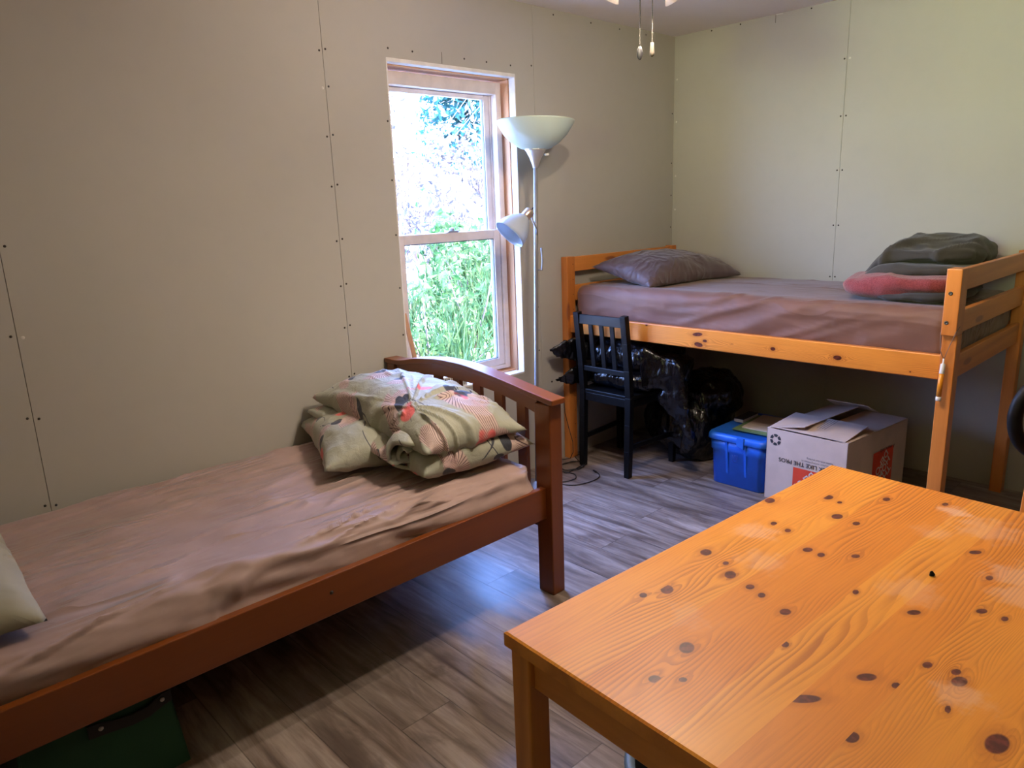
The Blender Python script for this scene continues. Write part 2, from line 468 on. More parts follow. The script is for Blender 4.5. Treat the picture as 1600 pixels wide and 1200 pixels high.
def grid_board(name, O, U, V, Nn, lu, lv, thick, bounds, knots, mat, side_mat, parent, cell=.0045, seed=3, spacing=.0075, bevel=.003):
    """slab whose showing face (O + u*U + v*V, facing Nn) carries the grain attributes"""
    O, U, V, Nn = map(np.array, (O, U, V, Nn))
    us = np.linspace(0, lu, max(2, int(lu / cell)) + 1)
    vs = []
    for a, b in zip(bounds[:-1], bounds[1:]):
        k = max(1, int(round((b - a) / cell))); vs += list(np.linspace(a, b, k + 1)[:-1])
    vs = np.array(vs + [bounds[-1]])
    nu, nv = len(us), len(vs)
    uu, vv = np.meshgrid(us, vs, indexing='ij')
    e = bevel
    drop = np.zeros_like(uu)
    for arr, L in ((uu, lu), (vv, lv)):
        dd = np.minimum(arr, L - arr); drop = np.maximum(drop, np.where(dd < 1e-9, e, 0))
    P = O + uu[..., None] * U + vv[..., None] * V - drop[..., None] * Nn
    P = P.reshape(-1, 3)
    idx = np.arange(nu * nv).reshape(nu, nv)
    F = [(idx[i, j], idx[i + 1, j], idx[i + 1, j + 1], idx[i, j + 1]) for i in range(nu - 1) for j in range(nv - 1)]
    nface = len(F)
    # rim: side walls down to the underside
    ring = [idx[i, 0] for i in range(nu)] + [idx[nu - 1, j] for j in range(1, nv)] + [idx[i, nv - 1] for i in range(nu - 2, -1, -1)] + [idx[0, j] for j in range(nv - 2, 0, -1)]
    base = len(P); low = P[ring] - Nn * (thick - e)
    P = np.concatenate([P, low])
    m_ = len(ring)
    for k in range(m_): F.append((ring[k], base + k, base + (k + 1) % m_, ring[(k + 1) % m_]))
    F.append(tuple(base + k for k in range(m_)))
    mi = [0] * nface + [1] * (len(F) - nface)
    o = link_mesh(name, P, F, [mat, side_mat], parent, False, mi)
    me = o.data
    # corner attributes so that each board keeps its own grain at the glue lines
    cu, cv, cb = [], [], []
    for f in F[:nface]:
        for q in f:
            cu.append(uu.flat[q]); cv.append(vv.flat[q])
        a = vv.flat[f[0]]; b = vv.flat[f[2]]; cb += [(a + b) / 2] * 4
    cu, cv, cb = map(np.array, (cu, cv, cb))
    cv2 = np.where(cv > cb, np.minimum(cv, cb + 1), cv)
    eps = 1e-6; cv_in = cv + np.sign(cb - cv) * eps * 10
    ph, kn, tn = board_fields(cu, cv_in, bounds, knots, seed, spacing)
    nl = len(me.loops)
    for nm, arr in (('phase', ph), ('knot', kn), ('tone', tn)):
        at = me.attributes.new(nm, 'FLOAT', 'CORNER'); full = np.zeros(nl); full[:len(arr)] = arr; at.data.foreach_set('value', full)
    bm = bmesh.new(); bm.from_mesh(me); bmesh.ops.recalc_face_normals(bm, faces=bm.faces); bm.to_mesh(me); bm.free()
    return o

# ------------------------------------------------------------------ materials
def wall_material(name, col):
    g = N(name); c = g.coord()
    big = g.noise(c, 1.3, 3); fine = g.noise(c, 220, 3, .6)
    base = g.mix(g.sm(big, .3, .7), tuple(v * .95 for v in col), col)
    base = g.mix(g.math('MULTIPLY', g.sm(g.noise(c, 14, 4), .45, .75), .10), base, tuple(v * .8 for v in col))
    g.bsdf(base, .75, 0, g.bump(fine, .12, .0006))
    return g.m
M_WALL = wall_material('drywall_paper', (.46, .44, .385))
M_DARKWALL = wood('bounce_cutting_dark_wood', (.10, .06, .035), (.05, .028, .016), 'Z', .6, .5, knots=False)  # dark tone given to unseen walls to cut bounced light
M_GROOVE = plain('joint_backing', (.14, .125, .105), .9)  # dark backing that shows in the board joints, also small wall nicks
M_SCREW = plain('screw_head', (.045, .035, .03), .5, .3)
M_DAB = plain('filler_dab', (.72, .70, .64), .8)
M_CEIL = wall_material('ceiling_board', (.82, .76, .76))
M_CORE = plain('torn_board_core', (.86, .84, .80), .85, bump=.3, bscale=90)
M_JAMB = wood('rough_jamb_timber', (.60, .33, .16), (.33, .13, .045), 'Z', .7, 1.0)
M_JAMBX = wood('rough_head_timber', (.60, .33, .16), (.33, .13, .045), 'X', .7, 1.0)
M_VINYL = plain('window_vinyl', (.78, .70, .65), .35)
M_GASKET = plain('window_gasket', (.05, .06, .06), .5)
M_LOCK = plain('window_lock_grey', (.30, .33, .36), .4)
M_STAIN = wood('stained_bed_wood', (.225, .058, .0085), (.135, .030, .005), 'X', .33, .7, knots=False, contrast=.45, coat=.08)
M_STAINY = wood('stained_bed_wood_across', (.225, .058, .0085), (.135, .030, .005), 'Y', .33, .7, knots=False, contrast=.45, coat=.08)
M_STAINZ = wood('stained_bed_wood_upright', (.225, .058, .0085), (.135, .030, .005), 'Z', .33, .7, knots=False, contrast=.45, coat=.08)
M_PINEX = wood('pine_along', (.72, .265, .055), (.44, .13, .022), 'X', .38, .9)
M_PINEY = wood('pine_across', (.72, .265, .055), (.44, .13, .022), 'Y', .38, .9)
M_PINEZ = wood('pine_upright', (.72, .265, .055), (.44, .13, .022), 'Z', .38, .9)
M_SHEET1 = fabric('mauve_brown_sheet', (.41, .28, .25), .60, wr=.8, wr_scale=(.9, 7, 7), wr_rot=(0, 0, .14))
M_SHEET2 = fabric('dark_brown_sheet', (.155, .066, .040), .62, wr=.22, wr_scale=(8, 1.6, 6), wr_rot=(0, 0, -.2))
M_BROWNPIL = fabric('brown_pillowcase', (.085, .048, .046), .5, wr=.4, wr_scale=(6, 6, 5))
M_SAGE = fabric('sage_pillowcase', (.38, .355, .26), .7, wr=.5, wr_scale=(6, 5, 5))
M_FLEECE = fabric('charcoal_fleece', (.042, .039, .037), .95, 500, .4, sheen=.15)
M_BLACKCLOTH = fabric('black_cloth', (.022, .02, .022), .8, 500, .3)
M_BLACKWOOD = plain('black_painted_wood', (.0025, .0025, .003), .45, bump=.05, Specular_IOR_Level=.2)
M_BLACKPL = plain('black_plastic', (.006, .006, .007), .5, Specular_IOR_Level=.2)
M_SILVER = plain('silver_paint', (.62, .62, .62), .28, .7)
M_COPPER = plain('brushed_nickel', (.62, .50, .42), .3, .8)
M_BLUE = plain('blue_tote_plastic', (.012, .115, .62), .38, bump=.03)
M_BLUEDK = plain('blue_tote_lid_plastic', (.018, .14, .66), .32)
M_CARD = plain('box_cardboard', (.60, .47, .40), .8, bump=.08, bscale=40)
M_CARDIN = plain('box_cardboard_inner', (.42, .33, .27), .85)
M_INK = plain('black_ink', (.03, .03, .035), .7)
M_INKFADE = plain('faded_grey_ink', (.20, .17, .16), .8)
M_ORANGEINK = plain('orange_red_ink', (.72, .06, .02), .6)
M_WHITEINK = plain('pale_ink', (.72, .62, .56), .7)
M_GREEN = fabric('green_bin_fabric', (.006, .070, .028), .75, 700, .3)
M_BRASS = plain('pull_chain_metal', (.085, .08, .07), .5, .5)
M_POLE = plain('grey_lamp_enamel', (.22, .22, .23), .45, .2)
M_WHITE = plain('white_plastic', (.80, .78, .74), .4)
M_WHITEMET = plain('white_enamel', (.75, .73, .70), .3)
M_PAPER = plain('paper_cover', (.62, .52, .44), .5)
M_PAPERG = plain('green_folder_card', (.16, .26, .12), .5)
M_PAPERD = plain('dark_book_cover', (.05, .055, .085), .5)
M_CABLE = plain('black_cable_rubber', (.012, .011, .012), .4)

def glass_pane():
    g = N('window_glass')
    tr = g.n('ShaderNodeBsdfTransparent'); tr.inputs[0].default_value = (.97, .99, .98, 1)
    gl = g.n('ShaderNodeBsdfGlossy'); gl.inputs['Roughness'].default_value = .02
    fr = g.n('ShaderNodeFresnel'); fr.inputs[0].default_value = 1.45
    geo = g.n('ShaderNodeNewGeometry')
    mx = g.n('ShaderNodeMixShader'); g.put(mx.inputs[0], g.math('MULTIPLY', fr.outputs[0], g.math('SUBTRACT', 1.0, geo.outputs['Backfacing'])))
    g.t.links.new(tr.outputs[0], mx.inputs[1]); g.t.links.new(gl.outputs[0], mx.inputs[2])
    g.t.links.new(mx.outputs[0], g.out.inputs['Surface'])
    return g.m
M_GLASS = glass_pane()
def frosted(name, col, trans):
    g = N(name)
    d = g.n('ShaderNodeBsdfDiffuse'); d.inputs[0].default_value = (*col, 1)
    t = g.n('ShaderNodeBsdfTranslucent'); t.inputs[0].default_value = (*col, 1)
    gl = g.n('ShaderNodeBsdfGlossy'); gl.inputs['Roughness'].default_value = .15
    m1 = g.n('ShaderNodeMixShader'); m1.inputs[0].default_value = trans
    g.t.links.new(d.outputs[0], m1.inputs[1]); g.t.links.new(t.outputs[0], m1.inputs[2])
    m2 = g.n('ShaderNodeMixShader'); m2.inputs[0].default_value = .06
    g.t.links.new(m1.outputs[0], m2.inputs[1]); g.t.links.new(gl.outputs[0], m2.inputs[2])
    g.t.links.new(m2.outputs[0], g.out.inputs['Surface'])
    return g.m
M_SHADE = frosted('frosted_lamp_plastic', (.60, .67, .57), .35)
M_SHADE2 = frosted('frosted_reading_shade', (.50, .54, .58), .3)
M_FANSHADE = frosted('frosted_fan_glass', (.95, .90, .84), .6)

def bag_plastic():
    g = N('black_bag_plastic'); c = g.coord()
    cr = g.n('ShaderNodeTexVoronoi', feature='DISTANCE_TO_EDGE'); g.put(cr.inputs['Vector'], g.map(c, (1, 1, .55))); cr.inputs['Scale'].default_value = 22
    h = g.math('ADD', g.math('MULTIPLY', g.sm(cr.outputs['Distance'], 0, .25), .5), g.noise(g.map(c, (1, 1, .5)), 26, 4, .6, 1.5))
    g.bsdf((.003, .003, .004), .15, 0, g.bump(h, .4, .010), IOR=1.5, Specular_IOR_Level=.5)
    return g.m
M_BAG = bag_plastic()

def knit():
    g = N('rose_knit'); c = g.coord()
    w = g.sm(g.noise(g.map(c, (60, 240, 240)), 1.0, 2, .5), .35, .65)
    col = g.mix(w, (.17, .018, .026), (.25, .042, .050))
    g.bsdf(col, .85, 0, g.bump(w, .5, .002), Sheen_Weight=.3)
    return g.m
M_KNIT = knit()

def crane_print():
    """sage cotton printed with pale pink fans of dark rays, dark heads and thin stems"""
    g = N('sage_print_cotton'); c = g.coord()
    mp = g.map(c, (1, 1, 1), (0, 0, .5))
    sp = g.n('ShaderNodeSeparateXYZ'); g.put(sp.inputs[0], mp)
    X = g.math('ADD', sp.outputs['X'], g.math('MULTIPLY', sp.outputs['Z'], .55))
    Y = g.math('ADD', sp.outputs['Y'], g.math('MULTIPLY', sp.outputs['Z'], -.75))
    col = (.37, .375, .29)
    def layer(col, cell, ox, oy, seed, reds):
        u = g.math('DIVIDE', g.math('ADD', X, ox), cell); v = g.math('DIVIDE', g.math('ADD', Y, oy), cell)
        iu, iv = g.math('FLOOR', u), g.math('FLOOR', v)
        cx = g.n('ShaderNodeCombineXYZ'); g.put(cx.inputs[0], iu); g.put(cx.inputs[1], iv); cx.inputs[2].default_value = seed
        wn_ = g.n('ShaderNodeTexWhiteNoise', noise_dimensions='3D'); g.put(wn_.inputs['Vector'], cx.outputs[0])
        sc_ = g.n('ShaderNodeSeparateColor'); g.put(sc_.inputs[0], wn_.outputs['Color'])
        ang = g.math('MULTIPLY', sc_.outputs[0], 6.283)
        fx = g.math('SUBTRACT', g.math('SUBTRACT', u, iu), g.math('MULTIPLY_ADD', sc_.outputs[1], .3, .35))
        fy = g.math('SUBTRACT', g.math('SUBTRACT', v, iv), g.math('MULTIPLY_ADD', sc_.outputs[2], .3, .35))
        ca, sa = g.math('COSINE', ang), g.math('SINE', ang)
        x = g.math('SUBTRACT', g.math('MULTIPLY', fx, ca), g.math('MULTIPLY', fy, sa))
        y = g.math('ADD', g.math('MULTIPLY', fx, sa), g.math('MULTIPLY', fy, ca))
        r = g.math('SQRT', g.math('ADD', g.math('MULTIPLY', x, x), g.math('MULTIPLY', y, y)))
        th = g.math('ARCTAN2', y, x)
        wob = g.math('MULTIPLY', g.noise(c, 60, 2), .05)
        fan = g.math('MULTIPLY', g.sm(g.math('ABSOLUTE', th), 1.15, 1.0), g.sm(g.math('ADD', r, wob), .38, .34))
        fan = g.math('MULTIPLY', fan, g.sm(r, .05, .07))
        rays = g.sm(g.math('SINE', g.math('MULTIPLY', th, 54)), .45, .85)
        outer = g.sm(r, .13, .17)
        col = g.mix(g.math('MULTIPLY', fan, .62), col, (.70, .46, .43))
        col = g.mix(g.math('MULTIPLY', g.math('MULTIPLY', fan, rays), outer), col, (.11, .06, .07))
        body = g.sm(g.math('ADD', g.math('MULTIPLY', g.math('MULTIPLY', x, x), 2.0), g.math('MULTIPLY', y, y)), .0175, .0125)
        body = g.math('MULTIPLY', body, g.sm(g.math('ADD', x, wob), .12, .10))
        col = g.mix(body, col, (.035, .04, .055))
        stem = g.math('MULTIPLY', g.sm(g.math('ABSOLUTE', g.math('SUBTRACT', y, g.math('MULTIPLY', g.math('MULTIPLY', x, x), 1.3))), .013, .008), g.math('MULTIPLY', g.sm(x, -.44, -.42), g.sm(x, -.02, -.06)))
        col = g.mix(stem, col, (.04, .045, .06))
        if reds:
            rp = g.sm(g.noise(c, 8.5, 1), .665, .70)
            col = g.mix(g.math('MULTIPLY', rp, .85), col, (.78, .10, .10))
        return col
    col = layer(col, .205, .04, .03, 1.0, False)
    col = layer(col, .27, .12, .17, 4.0, True)
    b = g.bump(g.noise(g.map(c, (1, 1, 1)), 24, 5, .6, 1.0), .35, .012)
    g.bsdf(col, .62, 0, b, Sheen_Weight=.15)
    return g.m
M_CRANE = crane_print()

def floor_material():
    g = N('vinyl_plank_floor'); c = g.coord()
    sp = g.n('ShaderNodeSeparateXYZ'); g.put(sp.inputs[0], c)
    wv = g.math('DIVIDE', g.math('ADD', sp.outputs['X'], .045), .182); row = g.math('FLOOR', wv)
    wn0 = g.n('ShaderNodeTexWhiteNoise', noise_dimensions='1D'); g.put(wn0.inputs['W'], row)
    lv = g.math('ADD', g.math('DIVIDE', sp.outputs['Y'], 1.22), g.math('MULTIPLY', wn0.outputs['Value'], 3.0)); seg = g.math('FLOOR', lv)
    cb = g.n('ShaderNodeCombineXYZ'); g.put(cb.inputs[0], row); g.put(cb.inputs[1], seg)
    wn1 = g.n('ShaderNodeTexWhiteNoise', noise_dimensions='3D'); g.put(wn1.inputs['Vector'], cb.outputs[0])
    off = g.n('ShaderNodeVectorMath', operation='MULTIPLY_ADD'); g.put(off.inputs[0], wn1.outputs['Color']); off.inputs[1].default_value = (7, 7, 7); g.put(off.inputs[2], c)
    st = g.map(off.outputs[0], (1, .10, 1))
    a = g.noise(st, 18, 5, .62, .6); b2 = g.noise(st, 70, 4, .6); sp3 = g.noise(g.map(off.outputs[0], (1, .4, 1)), 9, 4, .6, .5)
    col = g.ramp(a, [(.30, (.075, .050, .038)), (.44, (.205, .155, .126)), (.57, (.330, .268, .228)), (.70, (.46, .39, .345))])
    col = g.mix(g.math('MULTIPLY', g.sm(b2, .35, .75), .35), col, (.10, .075, .06))
    col = g.mix(g.math('MULTIPLY', g.sm(sp3, .52, .72), .7), col, (.10, .07, .055))
    tone = g.math('MULTIPLY_ADD', wn1.outputs['Value'], .42, .74)
    tn = g.n('ShaderNodeVectorMath', operation='SCALE'); g.put(tn.inputs[0], col); g.put(tn.inputs['Scale'], tone)
    fx = g.math('SUBTRACT', wv, row); fy = g.math('SUBTRACT', lv, seg)
    ex = g.math('MINIMUM', fx, g.math('SUBTRACT', 1.0, fx)); ey = g.math('MULTIPLY', g.math('MINIMUM', fy, g.math('SUBTRACT', 1.0, fy)), 6.7)
    seam = g.sm(g.math('MINIMUM', ex, ey), .014, .004)
    col = g.mix(g.math('MULTIPLY', seam, .55), tn.outputs[0], (.02, .015, .012))
    h = g.math('SUBTRACT', g.math('MULTIPLY', g.math('ADD', a, b2), .5), seam)
    rg = g.math('MULTIPLY_ADD', a, .2, .27)
    g.bsdf(col, rg, 0, g.bump(h, .25, .0015), Coat_Weight=.15, Coat_Roughness=.3)
    return g.m
M_FLOOR = floor_material()

# ------------------------------------------------------------------ room shell
H = 2.45
XB, YR = -5.35, -3.9          # rear wall and right wall planes
mb = MB(); mb.box(XB - .2, .2, YR - .2, .2, -.12, 0.0)
struct(mb.build('floor', M_FLOOR))
mb = MB(); mb.box(XB - .2, .2, YR - .2, .2, H, H + .14)
struct(mb.build('ceiling', M_CEIL))

OX0, OX1, OZ0, OZ1 = -2.166, -1.392, .573, 2.112      # window opening
def screw(mb, p, nrm, dab=False):
    mb.lathe([(.0045 if not dab else .006, 0), (.004, .0012), (0, .0014)], p, nrm, 10, 2 if not dab else 3, cap=False)
def wall_left():
    mb = MB(); G = .0019; T = .0125
    seams = [XB, -4.90, -3.685, -2.47, -1.257, 0.0]
    # structural backing with the opening left out
    for (a, b, z0, z1) in ((XB, OX0, 0, H), (OX1, 0.0, 0, H), (OX0, OX1, 0, OZ0), (OX0, OX1, OZ1, H)):
        mb.box(a, b, T, .155, z0, z1, 1)
    def panel(a, b, z0, z1): mb.box(a, b, 0.0, T + .0005, z0, z1, 0)
    for a, b in zip(seams[:-1], seams[1:]):
        a2 = a + G / 2 if a != XB else a; b2 = b - G / 2 if b != 0 else b
        if a < OX0 < b:
            panel(a2, OX0, 0, H); panel(OX0, OX1, 0, OZ0); panel(OX0, OX1, OZ1, H); panel(OX1, b2, 0, H)
        else: panel(a2, b2, 0, H)
    zs = [2.36, 2.109, 1.967, 1.779, 1.579, 1.354, 1.162, .98, .76, .5, .25]
    for k, z in enumerate(zs):
        for s in (-1, 1): screw(mb, (-2.47 + s * .014, 0, z + s * .004), (0, -1, 0), dab=(k == 2 and s < 0))
    for z in (2.163, 1.9, 1.652, 1.438, 1.18, .923, .68, .42): screw(mb, (-1.272, 0, z), (0, -1, 0))
    for z in (1.406, 1.112, .836, .525, 1.70, 2.0): [screw(mb, (-3.685 + s * .016, 0, z - s * .004), (0, -1, 0), dab=(s > 0 and z in (1.112,))) for s in (-1, 1)]
    for z in (1.85, 1.60, 1.36, 1.12, .9): screw(mb, (OX0 - .012, 0, z), (0, -1, 0))
    for x in (-2.15, -2.02, -1.72, -1.58, -1.42): screw(mb, (x, 0, 2.15), (0, -1, 0))
    for x in (-1.1, -.8, -.55, -.3): screw(mb, (x, 0, H - .025), (0, -1, 0))
    for z in (2.0, 1.7, 1.5, 1.3): screw(mb, (-.018, 0, z), (0, -1, 0))
    mb.box(-1.857, -1.854, -.0006, 0.0, 2.116, 2.165, 1)
    return struct(mb.build('wall_left', [M_WALL, M_GROOVE, M_SCREW, M_DAB]))
wall_left()
def wall_far():
    mb = MB(); G = .0019; T = .0125
    mb.box(T, .13, YR, 0.155, 0, H, 1)
    ys = [0.0, -1.068, -2.287, -3.5, YR]
    for a, b in zip(ys[:-1], ys[1:]): mb.box(0.0, T + .0005, (b + G / 2) if b != YR else b, (a - G / 2) if a else a, 0, H, 0)
    for z in (2.157, 1.872, 1.594, 1.302, 1.02, .7):
        for s in (-1, 1): screw(mb, (0, -1.068 + s * .014, z), (-1, 0, 0), dab=(s < 0 and z == 2.157))
    for y in (-.256, -.444, -.86, -1.2): screw(mb, (0, y, H - .012), (-1, 0, 0))
    for z in (2.2, 1.95, 1.62, 1.41): screw(mb, (0, -.02, z), (-1, 0, 0), dab=True)
    mb.box(-.0008, 0, -.660, -.657, H - .045, H - .004, 1); mb.box(-.0008, 0, -.70, -.66, H - .006, H - .002, 3)
    return struct(mb.build('wall_far', [M_WALL, M_GROOVE, M_SCREW, M_DAB]))
wall_far()
mb = MB(); mb.box(XB, 0.155, YR - .13, YR, 0, H)
struct(mb.build('wall_right', M_DARKWALL))
# rear wall: sill height shapes the rear light; the room behind is added
DY0, DY1, DS, DZ = -3.75, -2.05, 1.55, 2.20
XE = -8.1
BY0, BY1, BZ0, BZ1 = -3.55, -2.25, 1.40, 2.06
mb = MB()
for (a, b, z0, z1) in ((YR, DY0, 0, H), (DY1, .155, 0, H), (DY0, DY1, DZ, H), (DY0, DY1, 0, DS)): mb.box(XB - .13, XB, a, b, z0, z1)
struct(mb.build('wall_back', M_DARKWALL))
mb = MB(); mb.box(XE, XB - .13, -1.9, -1.78, 0, H); mb.box(XE, XB - .2, YR - .13, YR, 0, H)
for (a, b, z0, z1) in ((YR, BY0, 0, H), (BY1, -1.78, 0, H), (BY0, BY1, 0, BZ0), (BY0, BY1, BZ1, H)): mb.box(XE - .13, XE, a, b, z0, z1)
struct(mb.build('added_room_wall', M_DARKWALL))  # unseen room, added to channel the rear light onto the far wall
mb = MB(); mb.box(XE - .13, XB - .2, YR - .13, -1.78, -.12, 0); struct(mb.build('floor', M_FLOOR))  # floor of the added room
mb = MB(); mb.box(XE - .13, XB - .2, YR - .13, -1.78, H, H + .14); struct(mb.build('ceiling', M_CEIL))  # ceiling of the added room
mb = MB(); w_ = .05
mb.box(XE - .10, XE - .04, BY0, BY0 + w_, BZ0, BZ1); mb.box(XE - .10, XE - .04, BY1 - w_, BY1, BZ0, BZ1)
mb.box(XE - .10, XE - .04, BY0, BY1, BZ0, BZ0 + w_); mb.box(XE - .10, XE - .04, BY0, BY1, BZ1 - w_, BZ1)
mb.box(XE - .09, XE - .05, (BY0 + BY1) / 2 - .025, (BY0 + BY1) / 2 + .025, BZ0, BZ1)
struct(mb.build('added_rear_window', M_VINYL, bevel=.003))  # unseen window frame, added around the rear area light
mb = MB(); mb.box(XE - .128, XE - .104, BY0, BY1, BZ0, BZ1); struct(mb.build('sky_block_plate', M_VINYL))  # opaque plate added behind the area light to keep the sky out
# outer roof and eaves so that daylight enters through the windows only
mb = MB(); mb.box(XE - .5, .5, YR - .5, .40, H + .141, H + .34)
struct(mb.build('roof', plain('roof_board', (.2, .18, .16), .9)))

def window_main():
    w = bpy.data.objects.new('window_1', None); COL.objects.link(w); w.location = ((OX0 + OX1) / 2, .09, OZ0); w['kind'] = 'structure'
    y0 = .088
    # white drywall returns and paper edge, then rough timber jambs
    mb = MB()
    mb.box(OX1 - .006, OX1 + .001, -.002, .042, OZ0 + .004, OZ1 - .004)
    mb.box(OX0 - .001, OX0 + .006, -.002, .042, OZ0 + .004, OZ1 - .004)
    mb.box(OX0, OX1, -.002, .042, OZ1 - .016, OZ1 + .001); mb.box(OX0, OX1, -.002, .060, OZ0 - .001, OZ0 + .010)
    mb.build('return', M_CORE, w, .002)
    mb = MB(); mb.box(OX1 - .012, OX1 + .03, .0425, .155, OZ0, OZ1); mb.box(OX0 - .03, OX0 + .012, .0425, .155, OZ0, OZ1); mb.build('jamb', M_JAMB, w)
    mb = MB(); mb.box(OX0, OX1, .0425, .155, OZ1 - .022, OZ1 + .03); mb.box(OX0, OX1, .0605, .155, OZ0 - .03, OZ0 + .018); mb.build('head_jamb', M_JAMBX, w)
    a, b, lo, hi = OX0 + .020, OX1 - .020, OZ0 + .026, OZ1 - .032
    f = .036
    mb = MB()
    mb.box(a, a + f, y0, y0 + .085, lo, hi); mb.box(b - f, b, y0, y0 + .085, lo, hi)
    mb.box(a + f, b - f, y0 + .001, y0 + .085, hi - .058, hi); mb.box(a + f, b - f, y0 + .001, y0 + .085, lo, lo + .022)
    mb.box(b - f - .010, b - f - .0005, y0 + .040, y0 + .080, lo + .0225, hi - .0585); mb.box(a + f + .0005, a + f + .010, y0 + .040, y0 + .080, lo + .0225, hi - .0585)
    mb.build('frame', M_VINYL, w, .003)
    zm = 1.352
    # lower sash (room side)
    s = MB(); xa, xb = a + f + .0008, b - f - .0008
    s.box(xa, xa + .042, y0 + .008, y0 + .036, lo + .024, zm); s.box(xb - .042, xb, y0 + .008, y0 + .036, lo + .024, zm)
    s.box(xa + .042, xb - .042, y0 + .009, y0 + .036, lo + .02, lo + .062); s.box(xa + .042, xb - .042, y0 + .009, y0 + .036, zm - .046, zm)
    ls = s.build('lower_sash', M_VINYL, w, .003)
    s = MB(); s.box(xa + .042, xb - .042, y0 + .020, y0 + .024, lo + .062, zm - .046); s.build('pane', M_GLASS, ls)
    s = MB()
    for (p, q, r_, t) in ((xa + .042, xa + .046, lo + .062, zm - .046), (xb - .046, xb - .042, lo + .062, zm - .046)): s.box(p, q, y0 + .014, y0 + .030, r_, t)
    s.box(xa + .042, xb - .042, y0 + .014, y0 + .030, zm - .050, zm - .046); s.box(xa + .042, xb - .042, y0 + .014, y0 + .030, lo + .062, lo + .066)
    s.build('gasket', M_GASKET, ls)
    s = MB(); xm = (xa + xb) / 2 + .03
    s.box(xm - .045, xm + .03, y0 - .008, y0 + .008, lo + .066, lo + .078); s.build('sash_lift', M_LOCK, ls, .002)
    # upper sash (outer track)
    s = MB(); x2a, x2b = a + f + .0105, b - f - .0105
    s.box(x2a, x2a + .034, y0 + .046, y0 + .074, zm - .04, hi - .0585); s.box(x2b - .034, x2b, y0 + .046, y0 + .074, zm - .04, hi - .0585)
    s.box(x2a + .034, x2b - .034, y0 + .047, y0 + .074, hi - .080, hi - .0585); s.box(x2a + .034, x2b - .034, y0 + .047, y0 + .074, zm - .045, zm - .008)
    us = s.build('upper_sash', M_VINYL, w, .003)
    s = MB(); s.box(x2a + .034, x2b - .034, y0 + .058, y0 + .062, zm - .01, hi - .075); s.build('pane', M_GLASS, us)
    s = MB(); s.box(x2b - .037, x2b - .034, y0 + .052, y0 + .066, zm - .01, hi - .075); s.box(x2a + .034, x2a + .037, y0 + .052, y0 + .066, zm - .01, hi - .075); s.build('gasket', M_GASKET, us)
    s = MB(); s.box(xm - .05, xm + .02, y0 + .004, y0 + .034, zm, zm + .008); s.lathe([(.014, 0), (.014, .012), (.006, .014)], (xm - .015, y0 + .02, zm + .008), (0, 0, 1), 16)
    s.build('lock', M_LOCK, w, .002)
window_main()
# timber stick standing in the left corner of the window
mb = MB(); mb.beam((-2.052, .046, OZ0 + .014), (-2.132, .048, .99), .020, .012, (0, 1, 0))
tag(mb.build('wooden_stick', M_JAMB, bevel=.001), 'thin bare wooden stick standing in the left corner of the window opening', 'stick')
# striped little box on the sill, seen through the bed's footboard
mb = MB(); mb.box(-2.06, -1.80, .004, .056, OZ0 + .0105, OZ0 + .075)
t = thing('small_carton', 'small white carton with dark vertical stripes on the window sill behind the footboard', 'box', (-1.93, .03, OZ0 + .0105))
mb.build('carton_body', M_WHITE, t, .002)
mb = MB()
x = -2.05
while x < -1.81:
    wd = random.choice((.003, .005, .008)); mb.box(x, x + wd, .0032, .0045, OZ0 + .018, OZ0 + .066); x += wd + random.choice((.006, .009, .013))
mb.build('stripe_print', M_INK, t)

# ------------------------------------------------------------------ near single bed (stained wood)
def sheet_mattress(name, x0, x1, y0, y1, z0, z1, r, mat, parent, n, disp):
    cx, cy, cz = (x0 + x1) / 2, (y0 + y1) / 2, (z0 + z1) / 2
    P, F, V = rbox(cx, cy, cz, (x1 - x0) / 2, (y1 - y0) / 2, (z1 - z0) / 2, r, n)
    nn = vnormals(P, F); P = P + nn * disp(P, V)[:, None]
    return link_mesh(name, P, F, mat, parent, True)

